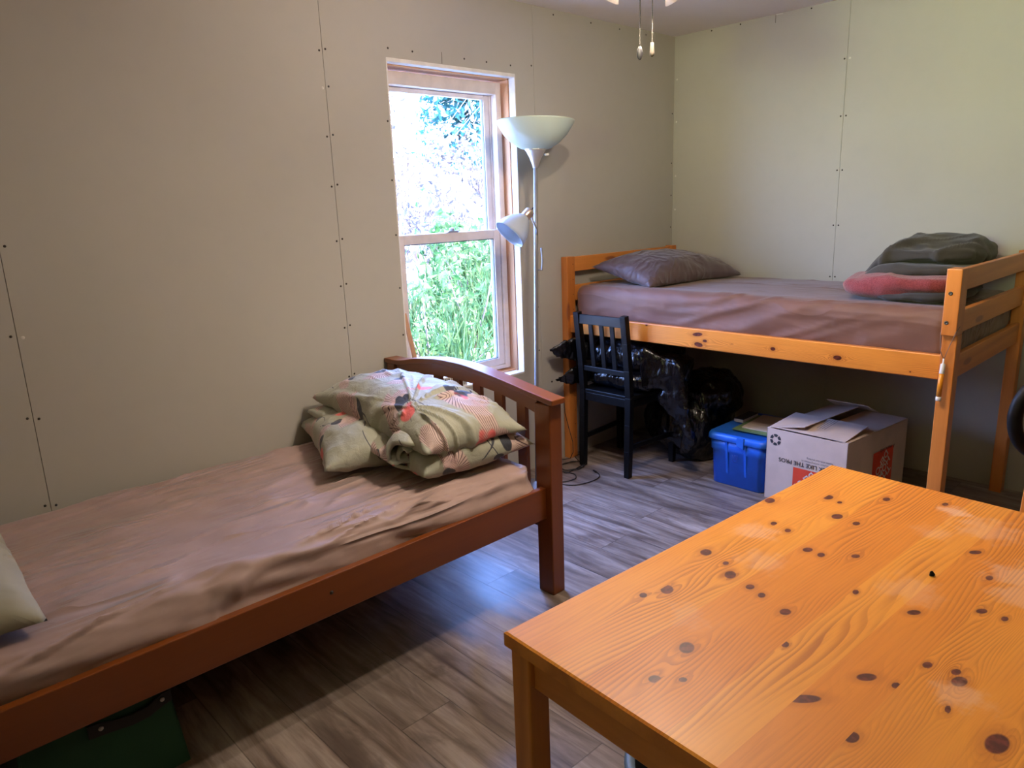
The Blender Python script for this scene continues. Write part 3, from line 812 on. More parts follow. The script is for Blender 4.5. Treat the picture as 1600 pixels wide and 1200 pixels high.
def single_bed():
    X0, X1 = -4.33, -2.225
    t = thing('single_bed', 'reddish-brown stained wooden single bed with arched slatted footboard along the window wall', 'bed', ((X0 + X1) / 2, -.5, 0))
    # footboard
    fx0, fx1 = -2.285, -2.235
    TY = [1.08, 1.059, .953, .854, .713, .566, .402, .223, .117, 0.]; TZ = [.783, .784, .799, .815, .836, .853, .854, .834, .810, .810]
    BY = [1.05, .97, .906, .776, .644, .511, .36, .222, .10, 0.]; BZ = [.700, .714, .732, .759, .773, .779, .776, .760, .742, .736]
    def curve(y, A, B): return float(np.interp(-y, A[::-1], B[::-1]))
    def smooth(A, B, lo, hi, n):
        ys = np.linspace(lo, hi, n); z = np.array([curve(y, A, B) for y in ys])
        for _ in range(5): z[1:-1] = (z[:-2] + 2 * z[1:-1] + z[2:]) / 4
        return ys, z
    yy, zt_ = smooth(TY, TZ, -.004, -1.068, 60); yb_, zb_ = smooth(BY, BZ, -.070, -.970, 50)
    fb = MB()
    ztop = np.interp(-yb_, -yy, zt_) - .021
    up = [(fx0 + .008, y, z) for y, z in zip(yb_, ztop)]; dn = [(fx0 + .008, y, z) for y, z in zip(yb_, zb_)]
    n_ = len(up); vs = up + dn + [(fx1 - .008, p[1], p[2]) for p in up] + [(fx1 - .008, p[1], p[2]) for p in dn]; fs = []
    for i in range(n_ - 1):
        fs += [(i, i + 1, n_ + i + 1, n_ + i), (2 * n_ + i, 3 * n_ + i, 3 * n_ + i + 1, 2 * n_ + i + 1), (i, 2 * n_ + i, 2 * n_ + i + 1, i + 1), (n_ + i, n_ + i + 1, 3 * n_ + i + 1, 3 * n_ + i)]
    fs += [(0, n_, 3 * n_, 2 * n_), (n_ - 1, 3 * n_ - 1, 4 * n_ - 1, 2 * n_ - 1)]
    fb.add(vs, fs, 0, False); fb.build('footboard_panel', M_STAINY, t)
    cap = MB(); tp = [(fx0 - .012, y, z) for y, z in zip(yy, zt_)]; bt = [(fx0 - .012, y, z - .021) for y, z in zip(yy, zt_)]; n_ = len(tp); dx = fx1 - fx0 + .020
    vs = tp + bt + [(p[0] + dx, p[1], p[2]) for p in tp] + [(p[0] + dx, p[1], p[2]) for p in bt]; fs = []
    for i in range(n_ - 1):
        fs += [(i, i + 1, n_ + i + 1, n_ + i), (2 * n_ + i, 3 * n_ + i, 3 * n_ + i + 1, 2 * n_ + i + 1), (i, 2 * n_ + i, 2 * n_ + i + 1, i + 1), (n_ + i, n_ + i + 1, 3 * n_ + i + 1, 3 * n_ + i)]
    fs += [(0, n_, 3 * n_, 2 * n_), (n_ - 1, 3 * n_ - 1, 4 * n_ - 1, 2 * n_ - 1)]
    cap.add(vs, fs, 0, False); cap.build('cap_rail', M_STAINY, t, .003)
    for y in (-.10, -.23, -.36, -.49, -.62, -.749, -.876):
        s = MB(); s.box(fx0 + .015, fx1 - .015, y - .0235, y + .0235, .34, float(np.interp(-y, -yb_, zb_)) + .004); s.build('slat', M_STAINZ, t, .002)
    s = MB(); s.box(fx0 + .008, fx1 - .008, -.968, -.072, .26, .345); s.build('footboard_lower_rail', M_STAINY, t, .003)
    for ya, yb, zz in ((-.071, -.012, .788), (-1.048, -.969, .761)):
        s = MB(); s.box(fx0 - .006, fx1 + .008, ya, yb, 0, zz); s.build('leg', M_STAINZ, t, .004)
    # headboard (beyond the left edge of the photo)
    s = MB(); s.box(X0, X0 + .04, -1.0, -.05, .5, .95); s.build('headboard_panel', M_STAINY, t, .004)
    for ya, yb in ((-.075, -.012), (-1.045, -.965)):
        s = MB(); s.box(X0 - .006, X0 + .05, ya, yb, 0, .98); s.build('leg', M_STAINZ, t, .004)
    # side rails
    s = MB(); s.box(X0 + .045, fx0 - .004, -1.018, -.992, .312, .436); r = s.build('side_rail', M_STAIN, t, .003)
    s = MB(); s.box(X0 + .045, fx0 - .004, -.045, -.02, .312, .436); s.build('side_rail', M_STAIN, t, .003)
    s = MB(); s.lathe([(.006, 0), (.006, .0015), (0, .002)], (-3.20, -1.018, .385), (0, -1, 0), 12); s.build('rail_bolt', M_SCREW, r)
    for k in range(9):
        x = X0 + .2 + k * .21; s = MB(); s.box(x, x + .07, -.99, -.046, .325, .343); s.build('bed_slat', M_PINEY, t, .002)
    return t
single_bed()

def disp1(P, V):
    q = P * np.array([1.0, 4.2, 3.0]); q[:, 0] += P[:, 1] * .45
    d = fbm(q * .9, 3, 3) * .005
    q2 = np.stack([P[:, 0] * 1.5 + P[:, 1] * 1.3, (P[:, 1] - P[:, 0] * .16) * 13, P[:, 2] * 9], 1)
    rg = np.clip(ridged(q2, 9, 2) - .78, 0, 2)
    side = np.clip((-.80 - P[:, 1]) / .2, 0, 1)
    d = d + rg * (.016 + side * .016)
    q3 = np.stack([P[:, 0] * 2.6 + P[:, 2] * 4, P[:, 1] * 5, (P[:, 2] + P[:, 0] * .10) * 17], 1)
    d = d + side * (fbm(q3, 21, 3) * .012 + np.clip(ridged(q3 * .8, 33, 2) - .7, 0, 2) * .012)
    return d * (V[:, 2] > -.98)
mt = sheet_mattress('fitted_mattress', -4.27, -2.302, -.988, -.022, .344, .530, .075, M_SHEET1, None, (260, 130, 16), disp1)
tag(mt, 'single mattress in a creased mauve-brown fitted sheet on the low bed', 'mattress')

P, F = pillow((-4.105, -.50, .568), .235, .435, .19, -.02, (0, .0), 4, wr=.012, pinch=.03, flat=.17)
P[:, 2] = np.maximum(P[:, 2], .538)
tag(link_mesh('pillow', P, F, M_SAGE, None, True), 'plain sage green pillow at the head end of the low bed', 'pillow')

# printed bedding pile
def nz_cotton(seed, amp=.010, k=6):
    def f(P):
        q = P * np.array([k, k, k]) + seed
        return fbm(q, seed, 3) * amp + np.clip(ridged(q * 1.3, seed + 4, 3) - .35, 0, 3) * amp * .75
    return f
def slab(c, a, b, h, ang, droop=0, n=18, p=.62):
    return ellipts(c, a, b, h, ang, n, p)
# bottom pillow, corner pointing at the wall side
P, F = pillow((-2.62, -.36, .585), .24, .33, .17, -.35, (0, 0), 8, wr=.012)
P[:, 2] = np.maximum(P[:, 2], .534)
tag(link_mesh('patterned_pillow', P, F, M_CRANE, None, True), 'sage pillow with fan print under the folded duvet, on its wall side', 'pillow')
P, F = pillow((-2.50, -.74, .590), .25, .19, .14, -.08, (0, 0), 11, wr=.010)
P[:, 2] = np.maximum(P[:, 2], .534)
tag(link_mesh('patterned_pillow', P, F, M_CRANE, None, True), 'flattened sage pillow with red patch sticking out below the duvet next to the foot post', 'pillow')

def duv_noise(P):
    q = P * 5.0
    # soft folds fanning from the front roll
    ang = np.arctan2(P[:, 1] + .72, P[:, 0] + 2.66); r = np.hypot(P[:, 1] + .72, P[:, 0] + 2.66)
    fan = np.clip(ridged(np.stack([ang * 3.4, r * 2.0, P[:, 2] * 0], 1), 5, 2) - .45, 0, 2)
    return fbm(q, 2, 3) * .010 + fan * .024 * np.exp(-r * 2.0) + np.clip(ridged(q * 1.8, 7, 2) - .6, 0, 2) * .005
t = thing('folded_duvet', 'puffy sage duvet printed with pink fans, dark birds and stems, folded on the low bed', 'duvet', (-2.5, -.5, .60))
P, F = pillow((-2.500, -.50, .684), .220, .430, .195, -.06, (.055, .03), 27, wr=0, pinch=.05, n=110, flat=.30)
P = P + vnormals(P, F) * duv_noise(P)[:, None]
link_mesh('top_layer', P, F, M_CRANE, t, True)
# second layer: thinner, sticks out towards the camera side
P, F = pillow((-2.555, -.44, .635), .215, .375, .085, -.10, (.06, 0), 31, wr=.010, pinch=.04)
link_mesh('under_layer', P, F, M_CRANE, t, True)
# rolled front fold, spiral end facing the room
def roll():
    ax0, ax1 = Vector((-2.745, -.800, .640)), Vector((-2.48, -.60, .680))
    d = (ax1 - ax0); L = d.length; d.normalize(); u = Vector((0, 0, 1)); u = (u - d * u.dot(d)).normalized(); w = d.cross(u)
    nk, nl = 110, 26; V = []; F = []
    for j in range(nl):
        s = j / (nl - 1)
        for i in range(nk):
            a = i / (nk - 1); ph = a * 2 * PI * 1.9 + 1.0; rad = .018 + .078 * a
            rad *= (1 + .07 * math.sin(ph * 2.3 + s * 5) + .05 * mnoise.noise(Vector((math.cos(ph) * 2, math.sin(ph) * 2, s * 4))))
            bulge = 1.0 - .25 * (1 - min(1, s * 6)) ** 2
            V.append(ax0 + d * (s * L + .012 * math.sin(ph * 3)) + (w * math.cos(ph) * 1.15 + u * math.sin(ph) * .82) * rad * bulge)
    for j in range(nl - 1):
        for i in range(nk - 1): F.append((j * nk + i, j * nk + i + 1, (j + 1) * nk + i + 1, (j + 1) * nk + i))
    o = link_mesh('rolled_fold', V, F, M_CRANE, t, True)
    s = o.modifiers.new('thickness', 'SOLIDIFY'); s.thickness = .013; s.offset = -1
roll()

# ------------------------------------------------------------------ pine loft bed
LX0, LX1, LYL, LYR = -1.085, -.022, -.004, -2.002
rail_kn = []
def add_k(u, v, a, b, tilt=0.): rail_kn.append((u, v, a * math.cos(tilt), a * math.sin(tilt), -b * math.sin(tilt), b * math.cos(tilt)))
for (y, z, a, b, tl) in ((.863, .828, .028, .009, .12), (.870, .778, .024, .011, -.1), (.905, .800, .012, .007, 0), (1.254, .801, .012, .008, 0), (1.543, .796, .018, .010, 0), (.56, .846, .008, .004, 0), (1.05, .80, .006, .002, 0), (1.83, .775, .004, .003, 0)):
    add_k(y - .027, z - .757, a, b, tl)
M_RAIL = board_material('pine_rail_board', (.76, .29, .045), (.66, .22, .030), (.34, .085, .012), (.06, .012, .006), .36, .2, axis='Y')
def loft_bed():
    t = thing('loft_bed', 'low pine loft bed in the far corner with slatted end rails and open space beneath', 'bed', (-.55, -1.0, 0))
    grid_board('front_rail', (-1.064, -.045, .757), (0, -1, 0), (0, 0, 1), (-1, 0, 0), 1.905, .097, .028, [0, .097], rail_kn, M_RAIL, M_PINEY, t, .004, 11, .006)
    s = MB(); s.box(-.065, -.037, -1.95, -.045, .757, .854); s.build('back_rail', M_PINEY, t, .003)
    for (ya, yb, front) in ((-.050, -.004, True), (-.050, -.004, False), (-2.002, -1.950, True), (-2.002, -1.950, False)):
        xa, xb = (LX0 + .010, LX0 + .068) if front else (-.080, -.022)
        right = ya < -1
        s = MB()
        if front and right:
            s.box(xa, xb, ya, yb, 0, .936); post = s.build('post', M_PINEZ, t, .003)
            s = MB(); s.box(LX0 - .012, xb, ya, yb, .9365, 1.185); up = s.build('guard_post', M_PINEZ, t, .003)
            for z, y in ((1.095, -1.970), (.985, -1.966)):
                s = MB(); s.lathe([(.0075, 0), (.0075, .002), (.005, .0035), (.004, .0015), (0, .0015)], (LX0 - .012, y, z), (-1, 0, 0), 14); s.build('bolt', M_BRASS, up)
        elif front:
            s.box(LX0 + .002, xb, ya, yb, 0, 1.182); post = s.build('post', M_PINEZ, t, .003)
            for z in np.arange(.12, 1.17, .085):
                s = MB(); s.lathe([(.003, 0), (.003, .0006), (0, .0006)], (xb - .018, ya - .0001, z), (0, -1, 0), 8); s.build('bore_hole', M_SCREW, post)
        else:
            s.box(xa, xb, ya, yb, 0, 1.185); s.build('post', M_PINEZ, t, .003)
    for y0, y1 in ((-.046, -.024), (-1.990, -1.966)):
        for z0, z1 in ((1.098, 1.180), (.935, 1.022), (.757, .850)):
            s = MB(); s.box(LX0 + .0685, -.0805, y0, y1, z0, z1); s.build('end_board', M_PINEX, t, .003)
    for k in range(13):
        y = -.14 - k * .143; s = MB(); s.box(-1.034, -.067, y - .07, y, .795, .813); s.build('bed_slat', M_PINEX, t, .002)
    return t
loft_bed()

def disp2(P, V):
    q = P * np.array([3.0, 1.2, 3.0]); d = fbm(q, 13, 3) * .006
    q2 = np.stack([(P[:, 0] - P[:, 1] * .25) * 7, P[:, 1] * 1.6, P[:, 2] * 6], 1)
    d = d + np.clip(ridged(q2, 19, 2) - .8, 0, 2) * .008
    side = np.clip((-.92 - P[:, 0]) / .1, 0, 1)
    q3 = np.stack([P[:, 0] * 3, P[:, 1] * 2.4 + P[:, 2] * 5, (P[:, 2] - .18 * np.sin(P[:, 1] * 2.2)) * 16], 1)
    mid = np.exp(-((P[:, 1] + 1.05) / .35) ** 2)
    d = d + side * np.clip(ridged(q3, 41, 2) - .55, 0, 2) * (.004 + .014 * mid)
    crown = -.018 * np.clip((P[:, 0] + .55) / .5, 0, 1) ** 2 * (V[:, 2] > .5)
    return (d + crown) * (V[:, 2] > -.98)
mt = sheet_mattress('fitted_mattress', -1.030, -.095, -1.962, -.052, .816, 1.020, .05, M_SHEET2, None, (110, 240, 16), disp2)
tag(mt, 'single mattress in a dark brown fitted sheet up on the loft bed', 'mattress')
P, F = pillow((-.565, -.36, 1.075), .40, .225, .16, -.10, (.20, 0), 15, wr=.010, pinch=.12)
P[:, 2] = np.maximum(P[:, 2], 1.026)
tag(link_mesh('pillow', P, F, M_BROWNPIL, None, True), 'dark brown pillow with a satin sheen at the corner end of the loft bed', 'pillow')

# folded throws at the right end of the loft bed
def fold_noise(seed, amp=.010):
    def f(P):
        q = np.stack([P[:, 0] * 4.5 + P[:, 2] * 5, P[:, 1] * 4.5, P[:, 2] * 13], 1)
        return fbm(q, seed, 3) * amp + np.clip(ridged(q, seed + 2, 2) - .5, 0, 2) * amp * .9
    return f
def throw(name, label, cat, layers, mat, seed, ground, vox=.010, amp=.010):
    parts = [ellipts(c, rx, ry, rz, an, 22, p) for (c, rx, ry, rz, an, p) in layers]
    o = blob(parts, vox, 4, fold_noise(seed, amp), mat, name, None, ground); tag(o, label, cat); return o
throw('folded_cloth', 'black garment lying folded under the rose blanket on the loft bed', 'clothing',
      [((-.60, -1.74, 1.046), .34, .19, .022, .05, .7), ((-.80, -1.80, 1.048), .13, .12, .024, 0, .7)], M_BLACKCLOTH, 3, 1.022, .009, .007)
throw('knitted_blanket', 'rose red knitted blanket folded under the charcoal fleece on the loft bed', 'blanket',
      [((-.60, -1.72, 1.100), .33, .225, .042, .03, .6), ((-.70, -1.66, 1.078), .22, .215, .050, .1, .7), ((-.78, -1.74, 1.095), .13, .18, .045, .1, .75)], M_KNIT, 8, 1.024, .009, .010)
def droop(P, y0=-1.66, w=.24, amt=.86, base=1.03):
    k = np.clip((P[:, 1] - y0) / w, 0, 1); k = k * k * (3 - 2 * k)
    P[:, 2] = base + (P[:, 2] - base) * (1 - k * amt); return P
t = thing('fleece_blanket', 'charcoal grey fleece blanket folded on top of the rose blanket', 'blanket', (-.5, -1.7, 1.14))
blob([ellipts((-.49, -1.72, 1.148), .345, .235, .024, .05, 22, .55), ellipts((-.56, -1.62, 1.135), .28, .20, .030, .1, 20, .7)], .009, 3, fold_noise(17, .008), M_FLEECE, 'lower_fold', t, 1.04, lambda P: droop(P, -1.62, .20, .75))
blob([ellipts((-.45, -1.70, 1.205), .33, .225, .042, .05, 24, .60), ellipts((-.45, -1.62, 1.215), .29, .22, .050, .12, 20, .7), ellipts((-.38, -1.74, 1.235), .22, .15, .028, .3, 18, .8)], .010, 3,
     lambda P: fold_noise(14, .013)(P) + np.clip(ridged(np.stack([(P[:, 0] * .6 + P[:, 1]) * 6, (P[:, 0] - P[:, 1] * .5) * 1.6, P[:, 2] * 0], 1), 23, 2) - .55, 0, 2) * .022, M_FLEECE, 'upper_fold', t, 1.045, droop)

# glow stick hanging on a cord from the loft post
t = thing('glow_stick', 'orange glow stick with white caps hanging on a thin cord from the loft bed post', 'glow stick', (-1.10, -1.96, .73))
gx = LX0 - .006
a, b = Vector((gx, -1.968, .826)), Vector((gx - .004, -1.966, .712)); dv = (b - a).normalized()
s = MB(); s.lathe([(.0085, 0), (.0085, (b - a).length - .016)], a + dv * .030, dv, 20); s.build('tube', plain('orange_glow_tube', (.90, .33, .02), .25), t)
s = MB(); s.lathe([(.003, -.022), (.003, -.004), (.0085, 0), (.0092, .034), (.0092, .036)], a, dv, 20); s.build('cap', M_WHITE, t)
s = MB(); s.lathe([(.0095, 0), (.0095, .014), (.008, .017)], b + dv * .012, dv, 20); s.build('cap', M_WHITE, t)
s = MB(); s.tube([a - dv * .018, (gx - .006, -1.955, .88), (gx - .009, -1.951, .945), (LX0 + .02, -1.9485, .96)], .0011, 6)
s.tube([a - dv * .018, (gx - .006, -1.985, .90), (gx - .009, -2.002, .952), (LX0 + .02, -2.0045, .97)], .0011, 6); s.build('cord', M_INKFADE, t)

# ------------------------------------------------------------------ black chair with slatted back
def black_chair():
    t = thing('dining_chair', 'black wooden chair with slatted back, bin bags on its seat, beside the loft bed', 'chair', (-.92, -.34, 0))
    yl, yr, w = -.176, -.497, .036
    def px(z): return -1.112 + .012 * min(z, .45) / .45 - (.048 * ((z - .45) / .45) ** 1.3 if z > .45 else 0)
    for y in (yl, yr):
        s = MB(); zs = [0, .15, .3, .45, .6, .75, .895]
        for z0, z1 in zip(zs[:-1], zs[1:]):
            s.beam((px(z0), y, z0), (px(z1), y, z1 + .0005), w * (.86 if z0 == 0 else 1), .034, (1, 0, 0), w2=w)
        s.build('leg', M_BLACKWOOD, t, .002)
    def across(z0, z1, th, name, inset=0):
        s = MB(); zm = (z0 + z1) / 2
        s.beam((px(zm), yl - w / 2 + .002, zm), (px(zm), yr + w / 2 - .002, zm), th, z1 - z0, (0, 0, 1)); return s.build(name, M_BLACKWOOD, t, .003)
    across(.832, .884, .020, 'top_rail'); across(.565, .594, .020, 'back_rail'); across(.392, .440, .018, 'seat_apron')
    for y in (-.263, -.337, -.410):
        s = MB(); s.beam((px(.592), y, .592), (px(.834), y, .834), .028, .010, (1, 0, 0)); s.build('slat', M_BLACKWOOD, t, .002)
    s = MB(); s.prism([(px(.45) - .012, yl + .02, .440), (px(.45) - .012, yr - .02, .440), (-.70, yr - .045, .440), (-.70, yl + .045, .440)], (0, 0, .019)); s.build('seat', M_BLACKWOOD, t, .004)
    for y in (yl + .028, yr - .028):
        s = MB(); s.beam((-.735, y, 0), (-.735, y, .4395), .030, .030, (1, 0, 0), w2=.038, d2=.038); s.build('leg', M_BLACKWOOD, t, .002)
    for y, y2 in ((yl, yl + .028), (yr, yr - .028)):
        s = MB(); s.beam((px(.17) + .018, y, .17), (-.75, y2, .17), .016, .026); s.build('side_stretcher', M_BLACKWOOD, t, .002)
        s = MB(); s.beam((px(.42) + .018, y, .415), (-.75, y2, .415), .016, .046); s.build('seat_side_rail', M_BLACKWOOD, t, .002)
    return t
black_chair()

# bin bags on and beside the chair
def crinkle(seed, amp=.010):
    def f(P):
        q = P * np.array([9, 9, 6]) + seed * 3.3
        return (ridged(q, seed, 3) - .4) * amp * .8 + fbm(q * .6, seed + 3, 2) * amp
    return f
# two stacked pillow-shaped bags on the seat, corners poking out towards the window wall
o = blob([[(-1.285, -.062, .690), (-1.285, -.062, .683), (-1.17, -.115, .735), (-1.20, -.10, .625), (-1.07, -.13, .745), (-1.07, -.13, .60), (-.90, -.10, .70), (-.90, -.12, .60)],
          ellipts((-.87, -.35, .655), .205, .26, .080, 0, 18, .6),
          [(-1.02, -.50, .72), (-.80, -.50, .70), (-.98, -.68, .665), (-.985, -.735, .625), (-.80, -.70, .64), (-.98, -.72, .56), (-.84, -.70, .52), (-1.02, -.52, .56), (-.8, -.5, .56)]],
         .010, 4, crinkle(2, .012), M_BAG, 'garbage_bag')
tag(o, 'upper of two shiny black bin bags stuffed flat on the black chair seat', 'bag')
o = blob([[(-1.270, -.065, .508), (-1.268, -.066, .502), (-1.15, -.115, .560), (-1.17, -.10, .475), (-1.06, -.13, .585), (-1.06, -.13, .468), (-.90, -.12, .56), (-.90, -.12, .468)],
          ellipts((-.885, -.35, .520), .19, .235, .060, 0, 18, .6)], .010, 4, crinkle(6, .009), M_BAG, 'garbage_bag', None, .4605)
tag(o, 'lower black bin bag squeezed between the upper bag and the black chair seat', 'bag')
# tail of plastic that hangs off the chair's right side
o = blob([[(-1.035, -.525, .72), (-.93, -.53, .72), (-1.045, -.53, .50), (-.93, -.53, .47), (-.985, -.735, .640), (-.975, -.745, .52), (-.93, -.70, .60)],
          [(-1.00, -.60, .46), (-.985, -.745, .58), (-.93, -.62, .40), (-.98, -.79, .27), (-.95, -.80, .24), (-.90, -.72, .28), (-.90, -.70, .50)],
          [(-.96, -.765, .36), (-.93, -.80, .22), (-.90, -.73, .14), (-.86, -.66, .10), (-.84, -.70, .34)]], .010, 3, crinkle(9, .013), M_BAG, 'garbage_bag')
tag(o, 'black bin bag hanging down off the right side of the black chair', 'bag')
o = blob([ellipts((-.52, -.55, .20), .26, .20, .22, .2, 18, .85), ellipts((-.50, -.62, .36), .20, .17, .15, 0, 16, .9), ellipts((-.42, -.42, .17), .26, .26, .17, 0, 16, .9)], .014, 4, crinkle(12, .018), M_BAG, 'garbage_bag', None, .004)
tag(o, 'bulky black bin bag on the floor under the loft bed, beside the blue tote', 'bag')

# ------------------------------------------------------------------ blue tote with papers
def rrect(cx, cy, hx, hy, r, z, seg=6):
    out = []
    for (sx, sy, a0) in ((1, 1, 0), (-1, 1, 90), (-1, -1, 180), (1, -1, 270)):
        for k in range(seg + 1):
            a = math.radians(a0 + 90 * k / seg); out.append((cx + sx * (hx - r) + r * math.cos(a), cy + sy * (hy - r) + r * math.sin(a), z))
    return out
def loft(mb, rings, mi=0, cap0=True, cap1=True, smooth=True):
    n = len(rings[0]); vs = [p for r in rings for p in r]; fs = []
    for i in range(len(rings) - 1):
        for k in range(n): fs.append((i * n + k, i * n + (k + 1) % n, (i + 1) * n + (k + 1) % n, (i + 1) * n + k))
    if cap0: fs.append(tuple(range(n - 1, -1, -1)))
    if cap1: fs.append(tuple(range((len(rings) - 1) * n, len(rings) * n)))
    return mb.add(vs, fs, mi, smooth)
def tote():
    cx, cy = -.645, -1.003
    t = thing('storage_tote', 'blue plastic storage tote with lid under the loft bed, left of the cardboard box', 'storage tote', (cx, cy, 0))
    s = MB()
    loft(s, [rrect(cx, cy, .205, .142, .035, 0), rrect(cx, cy, .212, .146, .035, .006), rrect(cx, cy, .222, .150, .035, .185), rrect(cx, cy, .229, .156, .035, .192), rrect(cx, cy, .231, .158, .035, .250)])
    s.build('tub', M_BLUE, t)
    for y in (cy + .052, cy - .052):
        s = MB(); s.prism([(cx - .208, y - .007, .004), (cx - .208, y + .007, .004), (cx - .236, y + .007, .247), (cx - .236, y - .007, .247)], (.01, 0, 0)); s.build('rib', M_BLUE, t, .002)
    s = MB()
    loft(s, [rrect(cx, cy, .238, .165, .04, .247), rrect(cx, cy, .243, .170, .04, .250), rrect(cx, cy, .241, .168, .04, .272), rrect(cx, cy, .232, .160, .036, .284), rrect(cx, cy, .215, .142, .03, .284), rrect(cx, cy, .205, .132, .03, .276)])
    lid = s.build('lid', M_BLUEDK, t)
    s = MB(); s.prism([(cx - .246, cy - .050, .225), (cx - .246, cy - .050, .282), (cx - .246, cy - .010, .282), (cx - .246, cy - .010, .238), (cx - .246, cy - .035, .232)], (.012, 0, 0)); s.build('latch', M_BLUEDK, lid, .002)
    s = MB(); x = cx - .2335; y = cy - .0; z = .155
    s.tube([(x, y + .012, z + .028), (x, y + .012, z - .004), (x, y + .006, z - .010), (x, y - .006, z - .010), (x, y - .012, z - .004), (x, y - .012, z + .028)], .0014, 6)
    s.tube([(x, y + .004, z + .028), (x, y + .004, z + .004), (x, y - .004, z + .002), (x, y - .004, z + .028)], .0012, 6)
    s.build('embossed_mark', plain('tote_mark_dark_blue', (.005, .05, .30), .5), t)
tote()
def sheetstack(name, label, cat, c, hx, hy, h, ang, mat, mat2):
    t = thing(name, label, cat, (c[0], c[1], c[2])); u = Vector((math.cos(ang), math.sin(ang), 0)); v = Vector((-u.y, u.x, 0))
    s = MB(); s.obox(Vector(c) + Vector((0, 0, h / 2)), u * hx, v * hy, Vector((0, 0, h / 2 - .0006))); s.build('pages', mat2, t)
    s = MB(); s.obox(Vector(c) + Vector((0, 0, h)), u * (hx + .002), v * (hy + .002), Vector((0, 0, .0007))); s.build('cover', mat, t)
sheetstack('folder', 'green card folder on the lid of the blue tote, under a pale magazine', 'folder', (-.625, -1.035, .2845), .155, .112, .005, .05, M_PAPERG, M_PAPERG)
sheetstack('magazine', 'pale magazine lying on the green folder on the blue tote', 'magazine', (-.605, -1.050, .2912), .135, .098, .006, .08, M_PAPER, M_WHITE)
sheetstack('book', 'dark blue book at the wall-side edge of the blue tote lid', 'book', (-.560, -.885, .2845), .085, .026, .018, .02, M_PAPERD, M_WHITE)

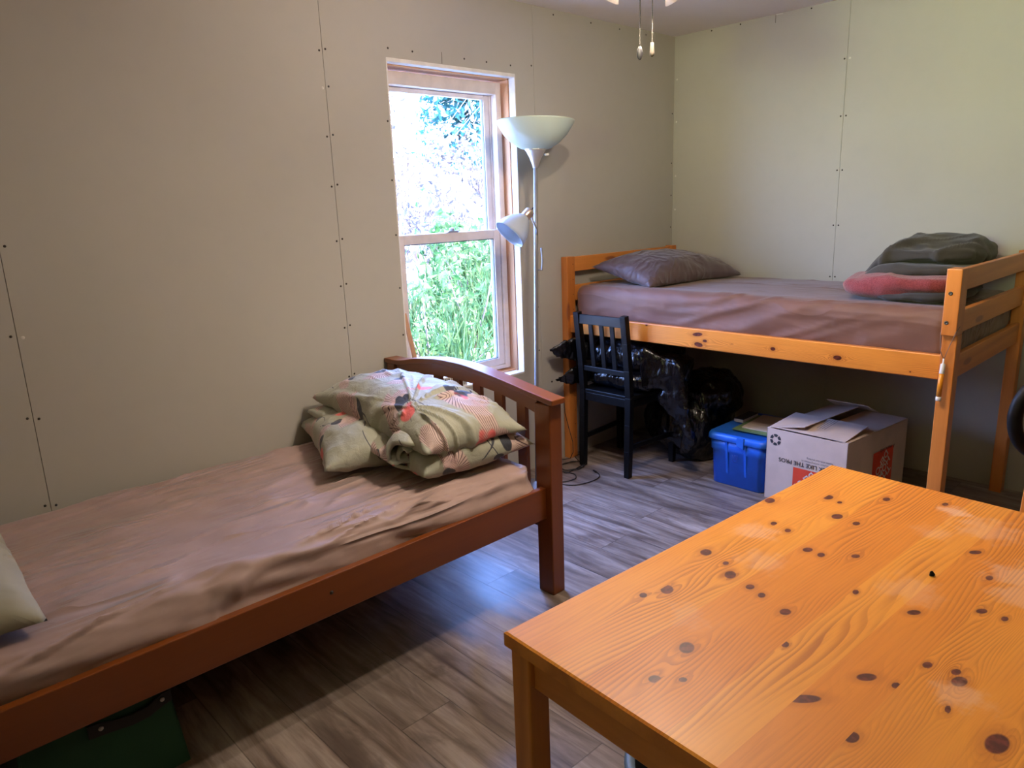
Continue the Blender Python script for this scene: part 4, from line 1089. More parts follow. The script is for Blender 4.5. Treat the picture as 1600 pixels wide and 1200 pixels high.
# ------------------------------------------------------------------ cardboard box, standing upside down
def carton():
    A = Vector((-.874, -1.168, 0)); B = Vector((-.888, -1.566, 0)); D = Vector((.575, -.058, 0)); Hh = .366
    t = thing('cardboard_box', 'large upside-down cardboard moving box with black lettering and orange logo', 'box', tuple((A + B + D) / 2))
    Z = Vector((0, 0, 1)); right = (B - A).normalized(); into = D.normalized(); th = .004
    def plate(p, u, v, nrm, mat=M_CARD, name='side_panel'):
        s = MB(); p, u, v = Vector(p), Vector(u), Vector(v)
        s.prism([p, p + u, p + u + v, p + v], Vector(nrm) * th); return s.build(name, mat, t, .001)
    front = plate(A, B - A, Z * Hh, into, name='front_panel')
    plate(A, D, Z * Hh, right)
    side = plate(B, D, Z * Hh, -right)
    plate(A + D, B - A, Z * Hh, -into); plate(A, B - A, D, Z, name='bottom_panel')
    # flaps: two long ones nearly shut, two short ones standing a little open
    W2 = (B - A); zt = Z * Hh
    def flap(p, edge, dirv, L, name='flap'):
        s = MB(); p = Vector(p); e = Vector(edge); d = Vector(dirv).normalized() * L; n_ = e.cross(d).normalized() * th
        s.prism([p, p + e, p + e * .985 + d, p + e * .015 + d], n_); return s.build(name, M_CARD, t, .001)
    flap(A + zt + Z * .001, D, right + Z * .20, .19)
    flap(B + zt + Z * .001, D * .99, -right * 1.0 + Z * .03, .20)
    flap(A + zt + Z * .006 + right * .015, W2 * .93, into + Z * .13, .215)
    f4 = flap(A + D + zt + Z * .006 + W2 * .10, W2 * .55, -into * .8 + Z * .40, .13)
    # print on the front: upside down
    X = -right; Y = -Z; nrm = -into
    def P(lat, z, off=.0008): return A + right * lat + Z * z + nrm * off
    def put(txt, size, lat, z, mat, align='LEFT', bold=0.0, name='lettering', parent=front):
        vs, fs = text_mesh(txt, size, P(lat, z), X, Y, mat, align=align, bold=bold); link_mesh(name, vs, fs, mat, parent)
    put('PACK LIKE THE PROS', .0290, .052 + .292, .227, M_INK, 'LEFT', .0005)
    put('Make your moving easier at', .0135, .335, .2425, M_INKFADE); put('home with our packing', .0135, .335, .2585, M_INKFADE)
    # orange square logo with slanted stencil lettering
    def logo(P, X, Y, parent, x0, ztop, sz):
        a = P(x0, ztop, .0010); n_ = X.cross(Y).normalized()
        pts = [a, a + X * sz, a + X * sz + Y * sz, a + Y * sz]
        link_mesh('logo_square', pts, [(0, 1, 2, 3)], M_ORANGEINK, parent)
        c_ = math.cos(math.radians(45)); dx = (X * c_ - Y * c_ * -1.0).normalized(); dx = (X * c_ + Y * c_); dx.normalize(); dy = X.cross(Y).cross(dx).normalized()
        for k, (w_, off) in enumerate((('THE', .60), ('HOME', .36), ('DEPOT', .12))):
            ctr = a + X * sz * .5 + Y * sz * .5 + dy * (off - .40) * sz * .9 + n_ * .0008
            vs, fs = text_mesh(w_, sz * .27, ctr, dx, dy, M_WHITEINK, align='CENTER', bold=.0012); link_mesh('logo_lettering', vs, fs, M_WHITEINK, parent)
    logo(P, X, Y, front, .145 + .15, .196, .15)
    # recycling mark: ring of three bent arrows
    c0 = P(.047, .312, .0009); s = MB()
    for k in range(6):
        a0 = math.radians(60 * k + 4); a1 = math.radians(60 * k + 52); r0, r1 = .016, .029
        u = lambda a, r: c0 + right * (r * math.cos(a)) + Z * (r * math.sin(a))
        s.add([u(a0, r0), u(a0, r1), u((a0 + a1) / 2, r1 * 1.02), u(a1, r1), u(a1, r0), u((a0 + a1) / 2, r0 * .9)], [(0, 1, 2, 3, 4, 5)])
    s.build('recycling_mark', M_INK, front)
    # print on the side facing the room
    Xs = -into; Ps = lambda lat, z, off=.0008: B + into * lat + Z * z + right * off
    def puts(txt, size, lat, z, mat):
        vs, fs = text_mesh(txt, size, Ps(lat, z), Xs, Y, mat); link_mesh('lettering', vs, fs, mat, side)
    Psl = lambda lat, z, off=.001: B + into * lat + Z * z + right * off
    logo(Psl, Xs, Y, side, .445, .262, .20)
    puts('A more info', .030, .455, .268, M_INK)
    # faded lettering on the flaps
    for k in range(4):
        s = MB(); p = A + zt + right * (.22 + k * .012) + into * .05 + Z * .032
        s.add([p, p + into * .12 + Z * .014, p + into * .12 + Z * .014 + right * .004, p + right * .004], [(0, 1, 2, 3)]); s.build('printed_line', M_INKFADE, t)
carton()

# ------------------------------------------------------------------ cable on the floor
def cable():
    t = thing('power_cable', 'thin black cable coiled on the floor between footboard and black chair', 'cable', (-1.25, -.2, 0))
    pts = []
    pts += [(-.93, -.035, .10), (-.955, -.055, .05), (-1.0, -.060, .012), (-1.05, -.055, .0045)]
    for k in range(34): a = -.6 + k * .38; pts.append((-1.185 + .075 * math.cos(a) * (1 + .1 * math.sin(k)), -.155 + .060 * math.sin(a), .0045 + .0018 * (k % 5)))
    for k in range(20): a = .3 + k * .40; pts.append((-1.345 + .075 * math.cos(a), -.225 + .075 * math.sin(a), .0045 + .0015 * (k % 3)))
    pts += [(-1.43, -.22, .004), (-1.425, -.30, .004), (-1.385, -.36, .004), (-1.31, -.385, .004), (-1.235, -.385, .004), (-1.185, -.355, .004), (-1.165, -.315, .005)]
    P2 = []
    for i in range(len(pts) - 1):
        p0, p1, p2, p3 = [Vector(pts[max(0, min(len(pts) - 1, j))]) for j in (i - 1, i, i + 1, i + 2)]
        for q in range(4):
            f = q / 4; P2.append(.5 * ((2 * p1) + (-p0 + p2) * f + (2 * p0 - 5 * p1 + 4 * p2 - p3) * f * f + (-p0 + 3 * p1 - 3 * p2 + p3) * f ** 3))
    s = MB(); s.tube(P2, .0027, 7); s.build('cord', M_CABLE, t)
    s = MB(); s.beam((-1.170, -.318, .006), (-1.158, -.290, .006), .009, .009, w2=.007, d2=.007); s.build('plug', M_CABLE, t, .001)
    # loop hanging beside the loft post
    t2 = thing('power_cable', 'thin black cable hanging down the loft bed post beside the footboard', 'cable', (-1.10, -.05, 0))
    s = MB(); s.tube([(-1.100, -.022, .36), (-1.102, -.030, .28), (-1.106, -.060, .20), (-1.108, -.092, .12), (-1.112, -.098, .06), (-1.118, -.080, .018), (-1.128, -.04, .005), (-1.15, -.02, .004)], .0022, 7); s.build('cord', M_CABLE, t2)
cable()

# ------------------------------------------------------------------ torchiere floor lamp
def floor_lamp():
    t = thing('floor_lamp', 'silver torchiere floor lamp with white bowl and small reading shade beside the window', 'lamp', (-1.53, -.235, 0))
    def ax(z): return Vector((-1.541 + .0335 * (z - .6), -.240, z))
    s = MB(); s.lathe([(.13, 0), (.13, .008), (.125, .016), (.03, .026), (.012, .05)], (ax(.02).x, -.24, 0), (0, 0, 1), 40); s.build('base', M_POLE, t)
    d = (ax(1.7) - ax(.6)).normalized()
    s = MB(); s.tube([ax(.02), ax(.60), ax(1.2), ax(1.66)], .0105, 14); s.build('pole', M_POLE, t)
    s = MB(); s.lathe([(.013, -.005), (.016, .01), (.028, .04), (.045, .072), (.054, .082), (.050, .084)], ax(1.648), d, 32); s.build('cone', M_SILVER, t)
    s = MB()
    prof = [(.040, 0), (.075, .010), (.115, .035), (.150, .072), (.172, .108), (.183, .128), (.188, .130), (.186, .124), (.175, .104), (.152, .067), (.116, .031), (.075, .006), (.040, -.003)]
    s.lathe(prof, ax(1.729), d, 48, cap=False); s.build('bowl_shade', M_SHADE, t)
    s = MB(); s.lathe([(.0, 0), (.013, .001), (.013, .02), (.022, .04), (.029, .065), (.022, .09), (.0, .1)], ax(1.735), d, 20); s.build('bulb', M_WHITE, t)
    s = MB(); s.lathe([(.005, 0), (.006, .02), (.0, .022)], ax(1.705) + Vector((.045, -.02, 0)), (1, -.4, .1), 12); s.build('switch_knob', M_WHITE, t)
    # reading light on a short arm
    j = ax(1.325); top = Vector((-1.575, -.262, 1.420))
    s = MB(); s.tube([j + Vector((0, -.006, 0)), j + Vector((-.012, -.018, .03)), top + Vector((.012, 0, -.012))], .0042, 8); s.build('arm', M_POLE, t)
    sa = Vector((-.72, .20, -.67)).normalized()
    s0 = Vector((-1.572, -.262, 1.443))
    s = MB(); s.lathe([(.010, -.004), (.022, 0), (.024, .006), (.024, .052), (.020, .056)], s0, sa, 28); so = s.build('socket', M_COPPER, t)
    s = MB(); s.tube([s0 - sa * .004, s0 - sa * .016 + Vector((.006, 0, .004))], .003, 8); s.build('switch_knob', M_INK, so)
    s = MB(); s.lathe([(.022, .040), (.034, .052), (.056, .080), (.072, .112), (.080, .142), (.082, .160), (.0795, .160), (.0775, .142), (.069, .112), (.053, .082), (.032, .056), (.020, .044)], s0, sa, 40, cap=False); s.build('reading_shade', M_SHADE2, t)
    s = MB(); s.tube([ax(1.155) + Vector((.009, -.006, 0)), ax(1.150) + Vector((.030, -.012, .004)), ax(1.20) + Vector((.034, -.013, 0)), ax(1.262) + Vector((.028, -.010, 0))], .0045, 8); s.build('cord_clip', M_POLE, t)
floor_lamp()

# ------------------------------------------------------------------ ceiling fan with light kit
FC = Vector((-2.20, -1.395, 0))
def ceiling_fan():
    t = thing('ceiling_fan', 'ceiling fan with lit frosted glass shades and two pull chains', 'ceiling fan', (FC.x, FC.y, H))
    s = MB(); s.lathe([(.07, 0), (.07, -.02), (.055, -.05), (.018, -.055)], (FC.x, FC.y, H), (0, 0, 1), 32); s.build('canopy', M_WHITEMET, t)
    s = MB(); s.tube([(FC.x, FC.y, H - .05), (FC.x, FC.y, H - .10)], .012, 12); s.build('downrod', M_WHITEMET, t)
    s = MB(); s.lathe([(.03, -.085), (.10, -.10), (.115, -.125), (.115, -.16), (.09, -.185), (.05, -.195)], (FC.x, FC.y, H), (0, 0, 1), 40); s.build('motor_housing', M_WHITEMET, t)
    s = MB(); s.lathe([(.05, -.19), (.055, -.22), (.050, -.25), (.030, -.262)], (FC.x, FC.y, H), (0, 0, 1), 32); s.build('light_kit', M_WHITEMET, t)
    for k in range(5):
        a = 2 * PI * k / 5 + .25; u = Vector((math.cos(a), math.sin(a), 0)); v = Vector((-u.y, u.x, .18)).normalized()
        s = MB(); c = Vector((FC.x, FC.y, H - .17)) + u * .36
        n_ = u.cross(v); pts = [c + u * -.20 + v * -.05, c + u * .19 + v * -.068, c + u * .215 + v * -.045, c + u * .215 + v * .045, c + u * .19 + v * .068, c + u * -.20 + v * .05]
        s.prism(pts, n_ * .006); bl = s.build('blade', M_WHITEMET, t, .002)
        s = MB(); s.beam(Vector((FC.x, FC.y, H - .17)) + u * .09, c - u * .12, .03, .006); s.build('blade_bracket', M_WHITEMET, bl, .001)
    f = Vector((R_FWD.x, R_FWD.y, 0)).normalized(); r = Vector((f.y, -f.x, 0))
    for k, dvec in enumerate((f * .62 - r * .78, f * .30 + r * .95, -f)):
        d = dvec.normalized(); axd = (d * .62 + Vector((0, 0, -.78))).normalized()
        c0 = Vector((FC.x, FC.y, H - .255)) + d * (.085, .058, .055)[k] + Vector((0, 0, (.030, .010, 0)[k]))
        s = MB(); s.tube([Vector((FC.x, FC.y, H - .235)), c0], .010, 10); s.lathe([(.018, 0), (.022, .012), (.022, .035)], c0, axd, 20); s.build('shade_holder', M_WHITEMET, t)
        s = MB(); s.lathe([(.024, .030), (.036, .045), (.054, .070), (.067, .100), (.076, .128), (.090, .150), (.0875, .151), (.073, .128), (.064, .100), (.051, .071), (.033, .047), (.021, .032)], c0, axd, 36, cap=False); sh = s.build('glass_shade', M_FANSHADE, t)
        g = N('lit_bulb'); e = g.n('ShaderNodeEmission'); e.inputs[0].default_value = (1, .80, .55, 1); e.inputs[1].default_value = 30; g.t.links.new(e.outputs[0], g.out.inputs[0])
        s = MB(); s.lathe([(.010, .036), (.014, .05), (.024, .075), (.026, .092), (.018, .110), (0, .118)], c0, axd, 16); s.build('bulb', g.m, sh)
        ld = bpy.data.lights.new('fan_bulb', 'POINT'); ld.energy = FAN_W; ld.color = FAN_COL; ld.shadow_soft_size = .022
        lo = bpy.data.objects.new('fan_bulb', ld); COL.objects.link(lo); lo.location = c0 + axd * .150
    for (y, pend) in ((-1.3745, 0), (-1.4190, 1)):
        s = MB(); z = 2.215
        while z > 1.921: s.lathe([(0, -.0020), (.0014, -.0015), (.0020, 0), (.0014, .0015), (0, .0020)], (-2.2, y, z), (0, 0, 1), 8); z -= .0046
        s.tube([(-2.2, y, 2.215), (-2.2, y, 1.92)], .0006, 5)
        ch = s.build('pull_chain', M_BRASS, t)
        s = MB()
        if pend == 0: s.add(*oval_pendant((-2.2, y, 1.900)), 0, True); s.build('pull_fob', plain('dark_carved_fob', (.006, .0055, .007), .5), ch)
        else: s.lathe([(.0, 0), (.004, -.001), (.0055, -.004), (.0060, -.020), (.0072, -.028), (.0066, -.036), (.003, -.040), (0, -.041)], (-2.2, y, 1.923), (0, 0, 1), 18); s.build('pull_fob', plain('ivory_fob', (.09, .072, .055), .6), ch)
def oval_pendant(c):
    vs, fs = [], []; n, m_ = 20, 10
    for j in range(m_ + 1):
        f = PI * j / m_
        for i in range(n):
            a = 2 * PI * i / n; rr = 1 + .10 * math.sin(a * 3 + j * 1.7)
            x, y, z = .0045 * math.sin(f) * math.cos(a) * rr, .0088 * math.sin(f) * math.sin(a) * rr, .020 * math.cos(f)
            u = Vector((R_FWD.x, R_FWD.y, 0)).normalized(); w = Vector((u.y, -u.x, 0)); vs.append(Vector(c) + u * x + w * y + Vector((0, 0, z)))
    for j in range(m_):
        for i in range(n): fs.append((j * n + i, j * n + (i + 1) % n, (j + 1) * n + (i + 1) % n, (j + 1) * n + i))
    return vs, fs
FAN_W = 32.0; FAN_COL = (1.0, .82, .65)
ceiling_fan()

# ------------------------------------------------------------------ green fabric bin under the near bed
def green_bin():
    x0, x1, y0, y1, h = -3.995, -3.612, -.905, -.58, .285
    t = thing('fabric_bin', 'dark green fabric storage bin with black handle on the floor under the low bed', 'storage bin', ((x0 + x1) / 2, (y0 + y1) / 2, 0))
    s = MB(); f = .012
    s.prism([(x0, y0, 0), (x1 - .004, y0, 0), (x1 - .034, y0 + .004, h), (x0 + .004, y0 + .004, h)], (0, .008, 0))
    s.prism([(x1 - .004, y0, 0), (x1 - .004, y1, 0), (x1 - .034, y1, h), (x1 - .034, y0 + .004, h)], (-.008, 0, 0))
    s.prism([(x0, y0, 0), (x0, y1, 0), (x0 + .004, y1, h), (x0 + .004, y0, h)], (.008, 0, 0))
    s.prism([(x0, y1, 0), (x1 - .004, y1, 0), (x1 - .034, y1, h), (x0 + .004, y1, h)], (0, -.008, 0))
    s.box(x0 + .004, x1 - .008, y0 + .004, y1 - .004, .0, .006); s.build('fabric_body', M_GREEN, t, .004)
    hd = MB(); pts = [(-3.842, .238), (-3.842, .202), (-3.818, .199), (-3.79, .196), (-3.74, .188), (-3.70, .190), (-3.66, .205), (-3.640, .208), (-3.640, .242), (-3.665, .238), (-3.70, .221), (-3.74, .218), (-3.79, .226), (-3.815, .236)]
    hd.prism([(x, y0 - .006, z) for x, z in pts], (0, .006, 0)); hh = hd.build('handle', M_BLACKCLOTH, t, .001)
    for x, z in ((-3.813, .220), (-3.664, .223)):
        s = MB(); s.lathe([(.0062, 0), (.0058, .002), (.003, .0035), (0, .0036)], (x, y0 - .006, z), (0, -1, 0), 16); s.build('rivet', M_WHITEMET, hh)
green_bin()

# ------------------------------------------------------------------ pine table in the foreground
KN = [(0.8388, 0.0155, 0.0086, 0.0087, -0.014, 0.0083), (0.9551, 0.1042, 0.0086, 0.0087, -0.0132, 0.0067), (0.9443, 0.1384, 0.0042, 0.0042, -0.0074, 0.0036), (0.8623, 0.1726, 0.0091, 0.0091, -0.0134, 0.0066), (0.8557, 0.2202, 0.006, 0.0059, -0.0098, 0.0046), (1.0404, 0.2072, 0.0063, 0.0064, -0.0117, 0.005), (1.1043, 0.3156, 0.0051, 0.0051, -0.0099, 0.0035), (0.7265, 0.0919, 0.0051, 0.005, -0.0091, 0.0054), (0.7153, 0.1328, 0.0049, 0.0049, -0.0089, 0.005), (0.6599, 0.2091, 0.0075, 0.0073, -0.0094, 0.005), (0.658, 0.2395, 0.0055, 0.0054, -0.0093, 0.0048), (0.7022, 0.2906, 0.0064, 0.0062, -0.0081, 0.0038), (0.4995, 0.0685, 0.0086, 0.0084, -0.012, 0.0085), (0.4882, 0.1246, 0.0046, 0.0045, -0.007, 0.0046), (0.4538, 0.1578, 0.0081, 0.0078, -0.0131, 0.0086), (0.4402, 0.2105, 0.0061, 0.0058, -0.0084, 0.0052), (0.4288, 0.242, 0.0051, 0.0049, -0.0081, 0.0049), (0.4081, 0.3017, 0.0073, 0.007, -0.0095, 0.0054), (0.3173, 0.3534, 0.0046, 0.0043, -0.0082, 0.0047), (0.5635, 0.3555, 0.0042, 0.004, -0.009, 0.0042), (0.8889, 0.4495, 0.009, 0.0088, -0.0091, 0.003), (0.7937, 0.5045, 0.0051, 0.0049, -0.0107, 0.0033), (0.6557, 0.5354, 0.0071, 0.0068, -0.009, 0.0029), (0.6568, 0.5705, 0.0046, 0.0044, -0.0088, 0.0026), (0.5675, 0.457, 0.0087, 0.0083, -0.0085, 0.0034), (0.4266, 0.5325, 0.0057, 0.0054, -0.0085, 0.0032), (0.4397, 0.5692, 0.0056, 0.0053, -0.0084, 0.0029), (0.4182, 0.581, 0.0089, 0.0084, -0.0129, 0.0044), (0.3286, 0.4823, 0.0112, 0.0105, -0.0092, 0.0042), (0.3406, 0.5209, 0.0048, 0.0045, -0.0076, 0.0032), (0.212, 0.4431, 0.0184, 0.0171, -0.0086, 0.0047), (0.3398, 0.5929, 0.0033, 0.003, -0.0101, 0.0036), (0.1851, 0.5274, 0.0076, 0.007, -0.0107, 0.0051), (0.3136, 0.6627, 0.0122, 0.0113, -0.0209, 0.0063), (0.2701, 0.0895, 0.0052, 0.005, -0.0072, 0.006), (0.319, 0.107, 0.0087, 0.0084, -0.0132, 0.0103), (0.192, 0.2475, 0.0092, 0.0087, -0.0131, 0.0097), (0.0885, 0.2637, 0.0072, 0.0068, -0.0074, 0.006), (0.119, 0.2944, 0.005, 0.0047, -0.0051, 0.0038)]
def table():
    LU, LV, HT, TH = 1.180, .780, .740, .027
    ang = -.05846
    t = thing('dining_table', 'knotty orange pine table filling the right foreground', 'table', (-3.36, -1.952, 0)); t.rotation_euler = (0, 0, ang)
    e = Vector((math.cos(ang), math.sin(ang), 0)); n_ = Vector((math.sin(ang), -math.cos(ang), 0)); O = Vector((-3.36, -1.952, 0)); Z = Vector((0, 0, 1))
    bounds = [0, .098, .190, .270, .350, .435, .524, .605, .686, LV]
    # stains in table coordinates (x along, y negative across)
    st = [(1.071, -.345, .045, .75), (1.02, -.43, .09, .38), (.839, -.538, .07, .5), (.76, -.56, .06, .45), (.662, -.085, .055, .42), (.55, -.17, .06, .3), (.387, -.593, .05, .45), (.64, -.42, .07, .28), (.93, -.36, .05, .3), (.27, -.19, .05, .30)]
    M = board_material('pine_table_top', (.84, .33, .036), (.74, .24, .022), (.36, .085, .012), (.085, .018, .010), .42, .22, st)
    grid_board('tabletop', O + Z * HT, e, n_, Z, LU, LV, TH, bounds, KN, M, M_PINEX, t, .0042, 5, .0068, .0025)
    def at(u, v, z): return O + e * u + n_ * v + Z * z
    ins = .008; lw = .047
    for u in (ins, LU - ins - lw):
        for v in (ins, LV - ins - lw):
            s = MB(); s.obox(at(u + lw / 2, v + lw / 2, (HT - TH) / 2), e * lw / 2, n_ * lw / 2, Z * ((HT - TH) / 2 - .0003)); s.build('leg', M_PINEZ, t, .004)
    ah = .068; za = HT - TH - ah / 2 - .0005
    for v in (ins + .012, LV - ins - .034):
        s = MB(); s.obox(at(LU / 2, v + .011, za), e * (LU / 2 - ins - lw - .0005), n_ * .011, Z * ah / 2); s.build('apron', M_PINEX, t, .002)
    for u in (ins + .012, LU - ins - .034):
        s = MB(); s.obox(at(u + .011, LV / 2, za), e * .011, n_ * (LV / 2 - ins - lw - .0005), Z * ah / 2); s.build('apron', M_PINEY, t, .002)
    # tiny black scrap lying on the top
    c = at(.725, .428, HT)
    o = blob([[c + Vector(q) for q in ((-.006, .004, .001), (.004, .006, .001), (.008, -.004, .001), (-.003, -.005, .001), (-.002, .004, .010), (.003, .001, .011), (.001, -.003, .006))]], .0012, 2, None, M_BLACKPL, 'plastic_scrap')
    tag(o, 'tiny black plastic scrap lying on the pine table', 'scrap')
table()

# round bin under the table
t = thing('round_bin', 'dark round bin with grey-blue rim on the floor under the pine table', 'bin', (-2.945, -2.115, 0))
s = MB(); s.lathe([(.13, 0), (.135, .004), (.160, .285), (.152, .285), (.128, .01), (0, .008)], (-2.945, -2.115, 0), (0, 0, 1), 44); s.build('bin_body', M_BLACKPL, t)
s = MB(); s.lathe([(.161, .274), (.172, .278), (.174, .292), (.168, .300), (.152, .298), (.150, .286), (.1605, .2855)], (-2.945, -2.115, 0), (0, 0, 1), 44, cap=False); s.build('rim', plain('grey_blue_rim', (.11, .16, .20), .5), t)

# pine chair beyond the table, mostly outside the photo, with a black hoop hung on it
def pine_chair():
    bx, y1, y2 = -1.55, -2.368, -2.72
    t = thing('pine_chair', 'pine chair beyond the table, only its back post shows at the right edge', 'chair', (-1.76, -2.52, 0))
    for y in (y1, y2):
        s = MB(); s.beam((bx - .05, y, 0), (bx, y, .45), .032, .04, (1, 0, 0)); s.beam((bx, y, .4495), (bx + .060, y, .905), .032, .04, (1, 0, 0), w2=.026, d2=.032); s.build('leg', M_PINEZ, t, .003)
    for x in (-2.0,):
        for y in (y1 - .015, y2 + .015):
            s = MB(); s.beam((x, y, 0), (x, y, .43), .034, .034, (1, 0, 0)); s.build('leg', M_PINEZ, t, .003)
    s = MB(); s.box(-2.03, bx - .022, y2 - .02, y1 + .02, .4305, .450); s.build('seat', M_PINEX, t, .005)
    for z in (.56, .70, .84):
        x = bx + (z - .45) * .145; s = MB(); s.box(x - .008, x + .008, y2 + .0165, y1 - .0165, z - .03, z + .03); s.build('back_rail', M_PINEY, t, .003)
    s = MB(); s.tube([(-1.505, -2.388, .8925), (-1.585, -2.388, .900)], .006, 10); s.build('peg', M_PINEX, t)
pine_chair()
t = thing('hoop', 'thick black ring hanging from the back post of the pine chair', 'ring', (-1.548, -2.39, .68))
s = MB(); c = Vector((-1.548, -2.390, .8005)); f = Vector((R_FWD.x, R_FWD.y, 0)).normalized(); r = Vector((f.y, -f.x, 0)); nrm = (f * .95 + r * .1).normalized(); u = Vector((-nrm.y, nrm.x, 0)).normalized()
s.tube([c + u * (.096 * math.cos(a)) + Vector((0, 0, .118 * math.sin(a))) for a in np.linspace(0, 2 * PI, 48, endpoint=False)], .020, 14, closed=True); s.build('ring_tube', M_BLACKPL, t)

# ------------------------------------------------------------------ outside: sunny bank with shrubs
def sm_mat(name, col, col2, rough=.6, scale=9):
    g = N(name); c = g.coord(); g.bsdf(g.mix(g.noise(c, scale, 4), col, col2), rough, 0); return g.m
def leaf_mat(name, c1, c2):
    g = N(name); c = g.coord(); col = g.mix(g.sm(g.noise(c, 6, 3), .3, .7), c1, c2)
    d = g.n('ShaderNodeBsdfDiffuse'); g.put(d.inputs[0], col); tl = g.n('ShaderNodeBsdfTranslucent'); g.put(tl.inputs[0], col)
    mx = g.n('ShaderNodeMixShader'); mx.inputs[0].default_value = .35; g.t.links.new(d.outputs[0], mx.inputs[1]); g.t.links.new(tl.outputs[0], mx.inputs[2])
    g.t.links.new(mx.outputs[0], g.out.inputs[0]); return g.m
M_SOIL = sm_mat('dry_bank_ground', (.62, .52, .42), (.50, .44, .32), .9)
M_LEAF1 = leaf_mat('fresh_leaf', (.022, .070, .016), (.16, .21, .075))
M_LEAF2 = leaf_mat('pale_leaf', (.055, .048, .042), (.36, .26, .22))
M_LEAF3 = leaf_mat('blue_green_needle', (.028, .10, .092), (.075, .18, .15))
M_BARK = plain('bark', (.16, .11, .08), .9)
def bank_z(x, y): return -.30 + np.clip(y - 1.2, 0, 7) * .36
def bank():
    xs = np.linspace(-12, 14, 90); ys = np.linspace(.16, 16, 60); V = []
    P = np.array([(x, y, 0) for x in xs for y in ys]); P[:, 2] = bank_z(P[:, 0], P[:, 1]) + fbm(P * np.array([.9, .9, 1]), 3, 4) * .10
    F = [(i * 60 + j, (i + 1) * 60 + j, (i + 1) * 60 + j + 1, i * 60 + j + 1) for i in range(89) for j in range(59)]
    o = link_mesh('ground', P, F, M_SOIL, None, True); o['kind'] = 'structure'
bank()
def leaves(n, centre_fn, size, mat, name, parent, elong=2.2):
    C = centre_fn(n); a = rng.normal(size=(n, 3)); a /= np.linalg.norm(a, axis=1, keepdims=True)
    b = np.cross(a, rng.normal(size=(n, 3))); b /= np.linalg.norm(b, axis=1, keepdims=True); nn = np.cross(a, b)
    sz = size * rng.uniform(.6, 1.35, (n, 1)); L, Wd = a * sz, b * sz / elong
    V = np.stack([C - L, C + Wd + nn * sz * .12, C + L, C - Wd + nn * sz * .12], 1).reshape(-1, 3)
    F = np.arange(n * 4).reshape(-1, 4)
    return link_mesh(name, V, F, mat, parent)
def shrub(x, y, w, h, n, size, mat, label, elong=2.2):
    z0 = float(bank_z(x, y)) - .05
    t = thing('shrub', label, 'shrub', (x, y, z0), None)
    hubs = rng.normal(size=(14, 3)) * np.array([w * .42, w * .35, h * .26]) + np.array([x, y, z0 + h * .55])
    def cf(n):
        k = rng.integers(0, len(hubs), n); return hubs[k] + rng.normal(size=(n, 3)) * np.array([w, w, h]) * .15
    leaves(n, cf, size, mat, 'foliage', t, elong)
    s = MB()
    for q in hubs[:9]: s.tube([(x, y, z0), tuple((np.array([x, y, z0]) + q) / 2 + rng.normal(size=3) * .03), tuple(q)], [.014, .009, .004], 6)
    s.build('stem', M_BARK, t)
def grass(name, label, region, n, mat):
    x0, x1, y0, y1 = region
    base = np.stack([rng.uniform(x0, x1, n), rng.uniform(y0, y1, n), np.zeros(n)], 1)
    clump = rng.integers(0, 70, n); cc = np.stack([rng.uniform(x0, x1, 70), rng.uniform(y0, y1, 70)], 1)
    base[:, :2] = cc[clump] + rng.normal(size=(n, 2)) * .09; base[:, 2] = bank_z(base[:, 0], base[:, 1]) - .02
    hgt = rng.uniform(.25, .75, (n, 1)); lean = rng.normal(size=(n, 3)) * .22; lean[:, 2] = 1; lean /= np.linalg.norm(lean, axis=1, keepdims=True)
    side = np.cross(lean, rng.normal(size=(n, 3))); side /= np.linalg.norm(side, axis=1, keepdims=True); wd = rng.uniform(.004, .010, (n, 1))
    mid = base + lean * hgt * .55; tip = base + lean * hgt + rng.normal(size=(n, 3)) * np.array([.08, .08, 0])
    V = np.stack([base - side * wd, base + side * wd, mid + side * wd, tip, mid - side * wd], 1).reshape(-1, 3)
    I = np.arange(n)[:, None] * 5; F = np.concatenate([I + np.array([[0, 1, 2, 4]])], 0).tolist() + (I + np.array([[4, 2, 3]])).tolist()
    o = link_mesh(name, V, F, mat); tag(o, label, 'grass', kind='stuff')
grass('tall_grass', 'tall bright green grass on the bank low outside the window', (-1.3, 2.2, 1.5, 4.2), 3000, M_LEAF1)
grass('dry_grass', 'bleached dry grass between the shrubs on the bank outside the window', (-.6, 5.0, 3.4, 7.0), 2200, M_LEAF2)
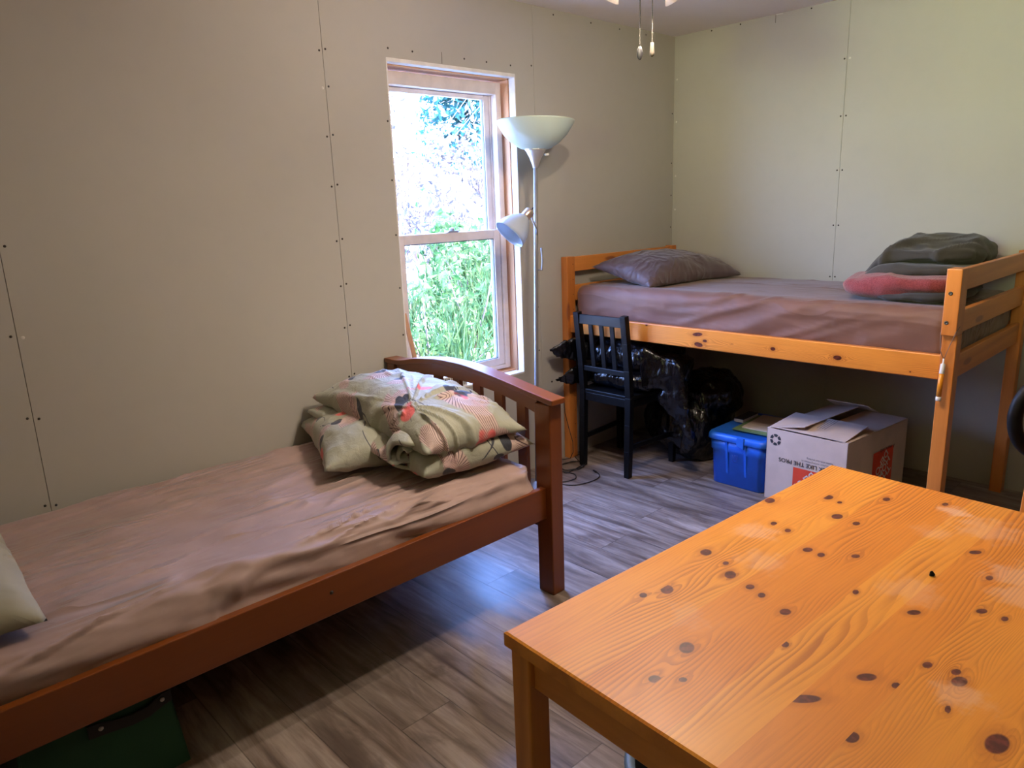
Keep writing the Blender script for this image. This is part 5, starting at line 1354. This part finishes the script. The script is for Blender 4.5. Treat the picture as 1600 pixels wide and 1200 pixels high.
for (x, y, w, h, n, sz, mt_, lb) in (
    (-.55, 2.0, .50, .70, 560, .045, M_LEAF1, 'fresh green leafy shrub low outside the left side of the lower pane'),
    (.25, 2.4, .50, .85, 560, .045, M_LEAF1, 'fresh green leafy shrub right of centre in the lower window pane'),
    (.95, 3.3, .70, .90, 600, .05, M_LEAF1, 'green shrub higher on the bank beyond the lower window pane'),
    (.60, 4.2, .80, .90, 600, .05, M_LEAF2, 'pale sun-bleached shrub left of centre beyond the upper window pane'),
    (1.80, 4.6, .90, 1.0, 520, .05, M_LEAF2, 'pale sun-bleached shrub right of centre beyond the upper window pane'),
    (2.60, 6.4, 1.2, 1.2, 520, .06, M_LEAF2, 'pale shrub near the top of the bank, left part of the upper pane'),
    (4.30, 6.8, 1.2, 1.3, 520, .06, M_LEAF2, 'pale shrub near the top of the bank, right part of the upper pane'),
    (1.40, 5.6, 1.3, 2.3, 1100, .045, M_LEAF2, 'tall pale bush with sparse leaves in the middle of the upper window pane'),
    (3.20, 7.4, 1.6, 3.0, 1500, .055, M_LEAF2, 'tallest pale bush, sparse leaves, beyond the upper window pane'),
    (1.75, 3.4, .40, .9, 420, .05, M_LEAF1, 'thin green sapling at the right side of the upper window pane')):
    shrub(x, y, w, h, n, sz, mt_, lb)
def fir(x, y, h):
    z0 = float(bank_z(x, y)) - .1
    t = thing('fir_tree', 'dark blue-green fir tree beyond the pale shrubs behind the upper window pane', 'tree', (x, y, z0))
    s = MB(); s.tube([(x, y, z0), (x, y, z0 + h)], [.12, .02], 8); s.build('trunk', M_BARK, t)
    def cf(n):
        k = rng.uniform(0, 1, n) ** .7; a = rng.uniform(0, 2 * PI, n); lay = np.floor(k * 14) / 14; rad = (1 - lay) * 1.05 * rng.uniform(.1, 1, n)
        return np.stack([x + rad * np.cos(a), y + rad * np.sin(a), z0 + .3 + lay * h * .95 - rad * .25 + rng.normal(size=n) * .05], 1)
    leaves(7000, cf, .15, M_LEAF3, 'needles', t, 3.5)
fir(5.3, 8.4, 4.6)
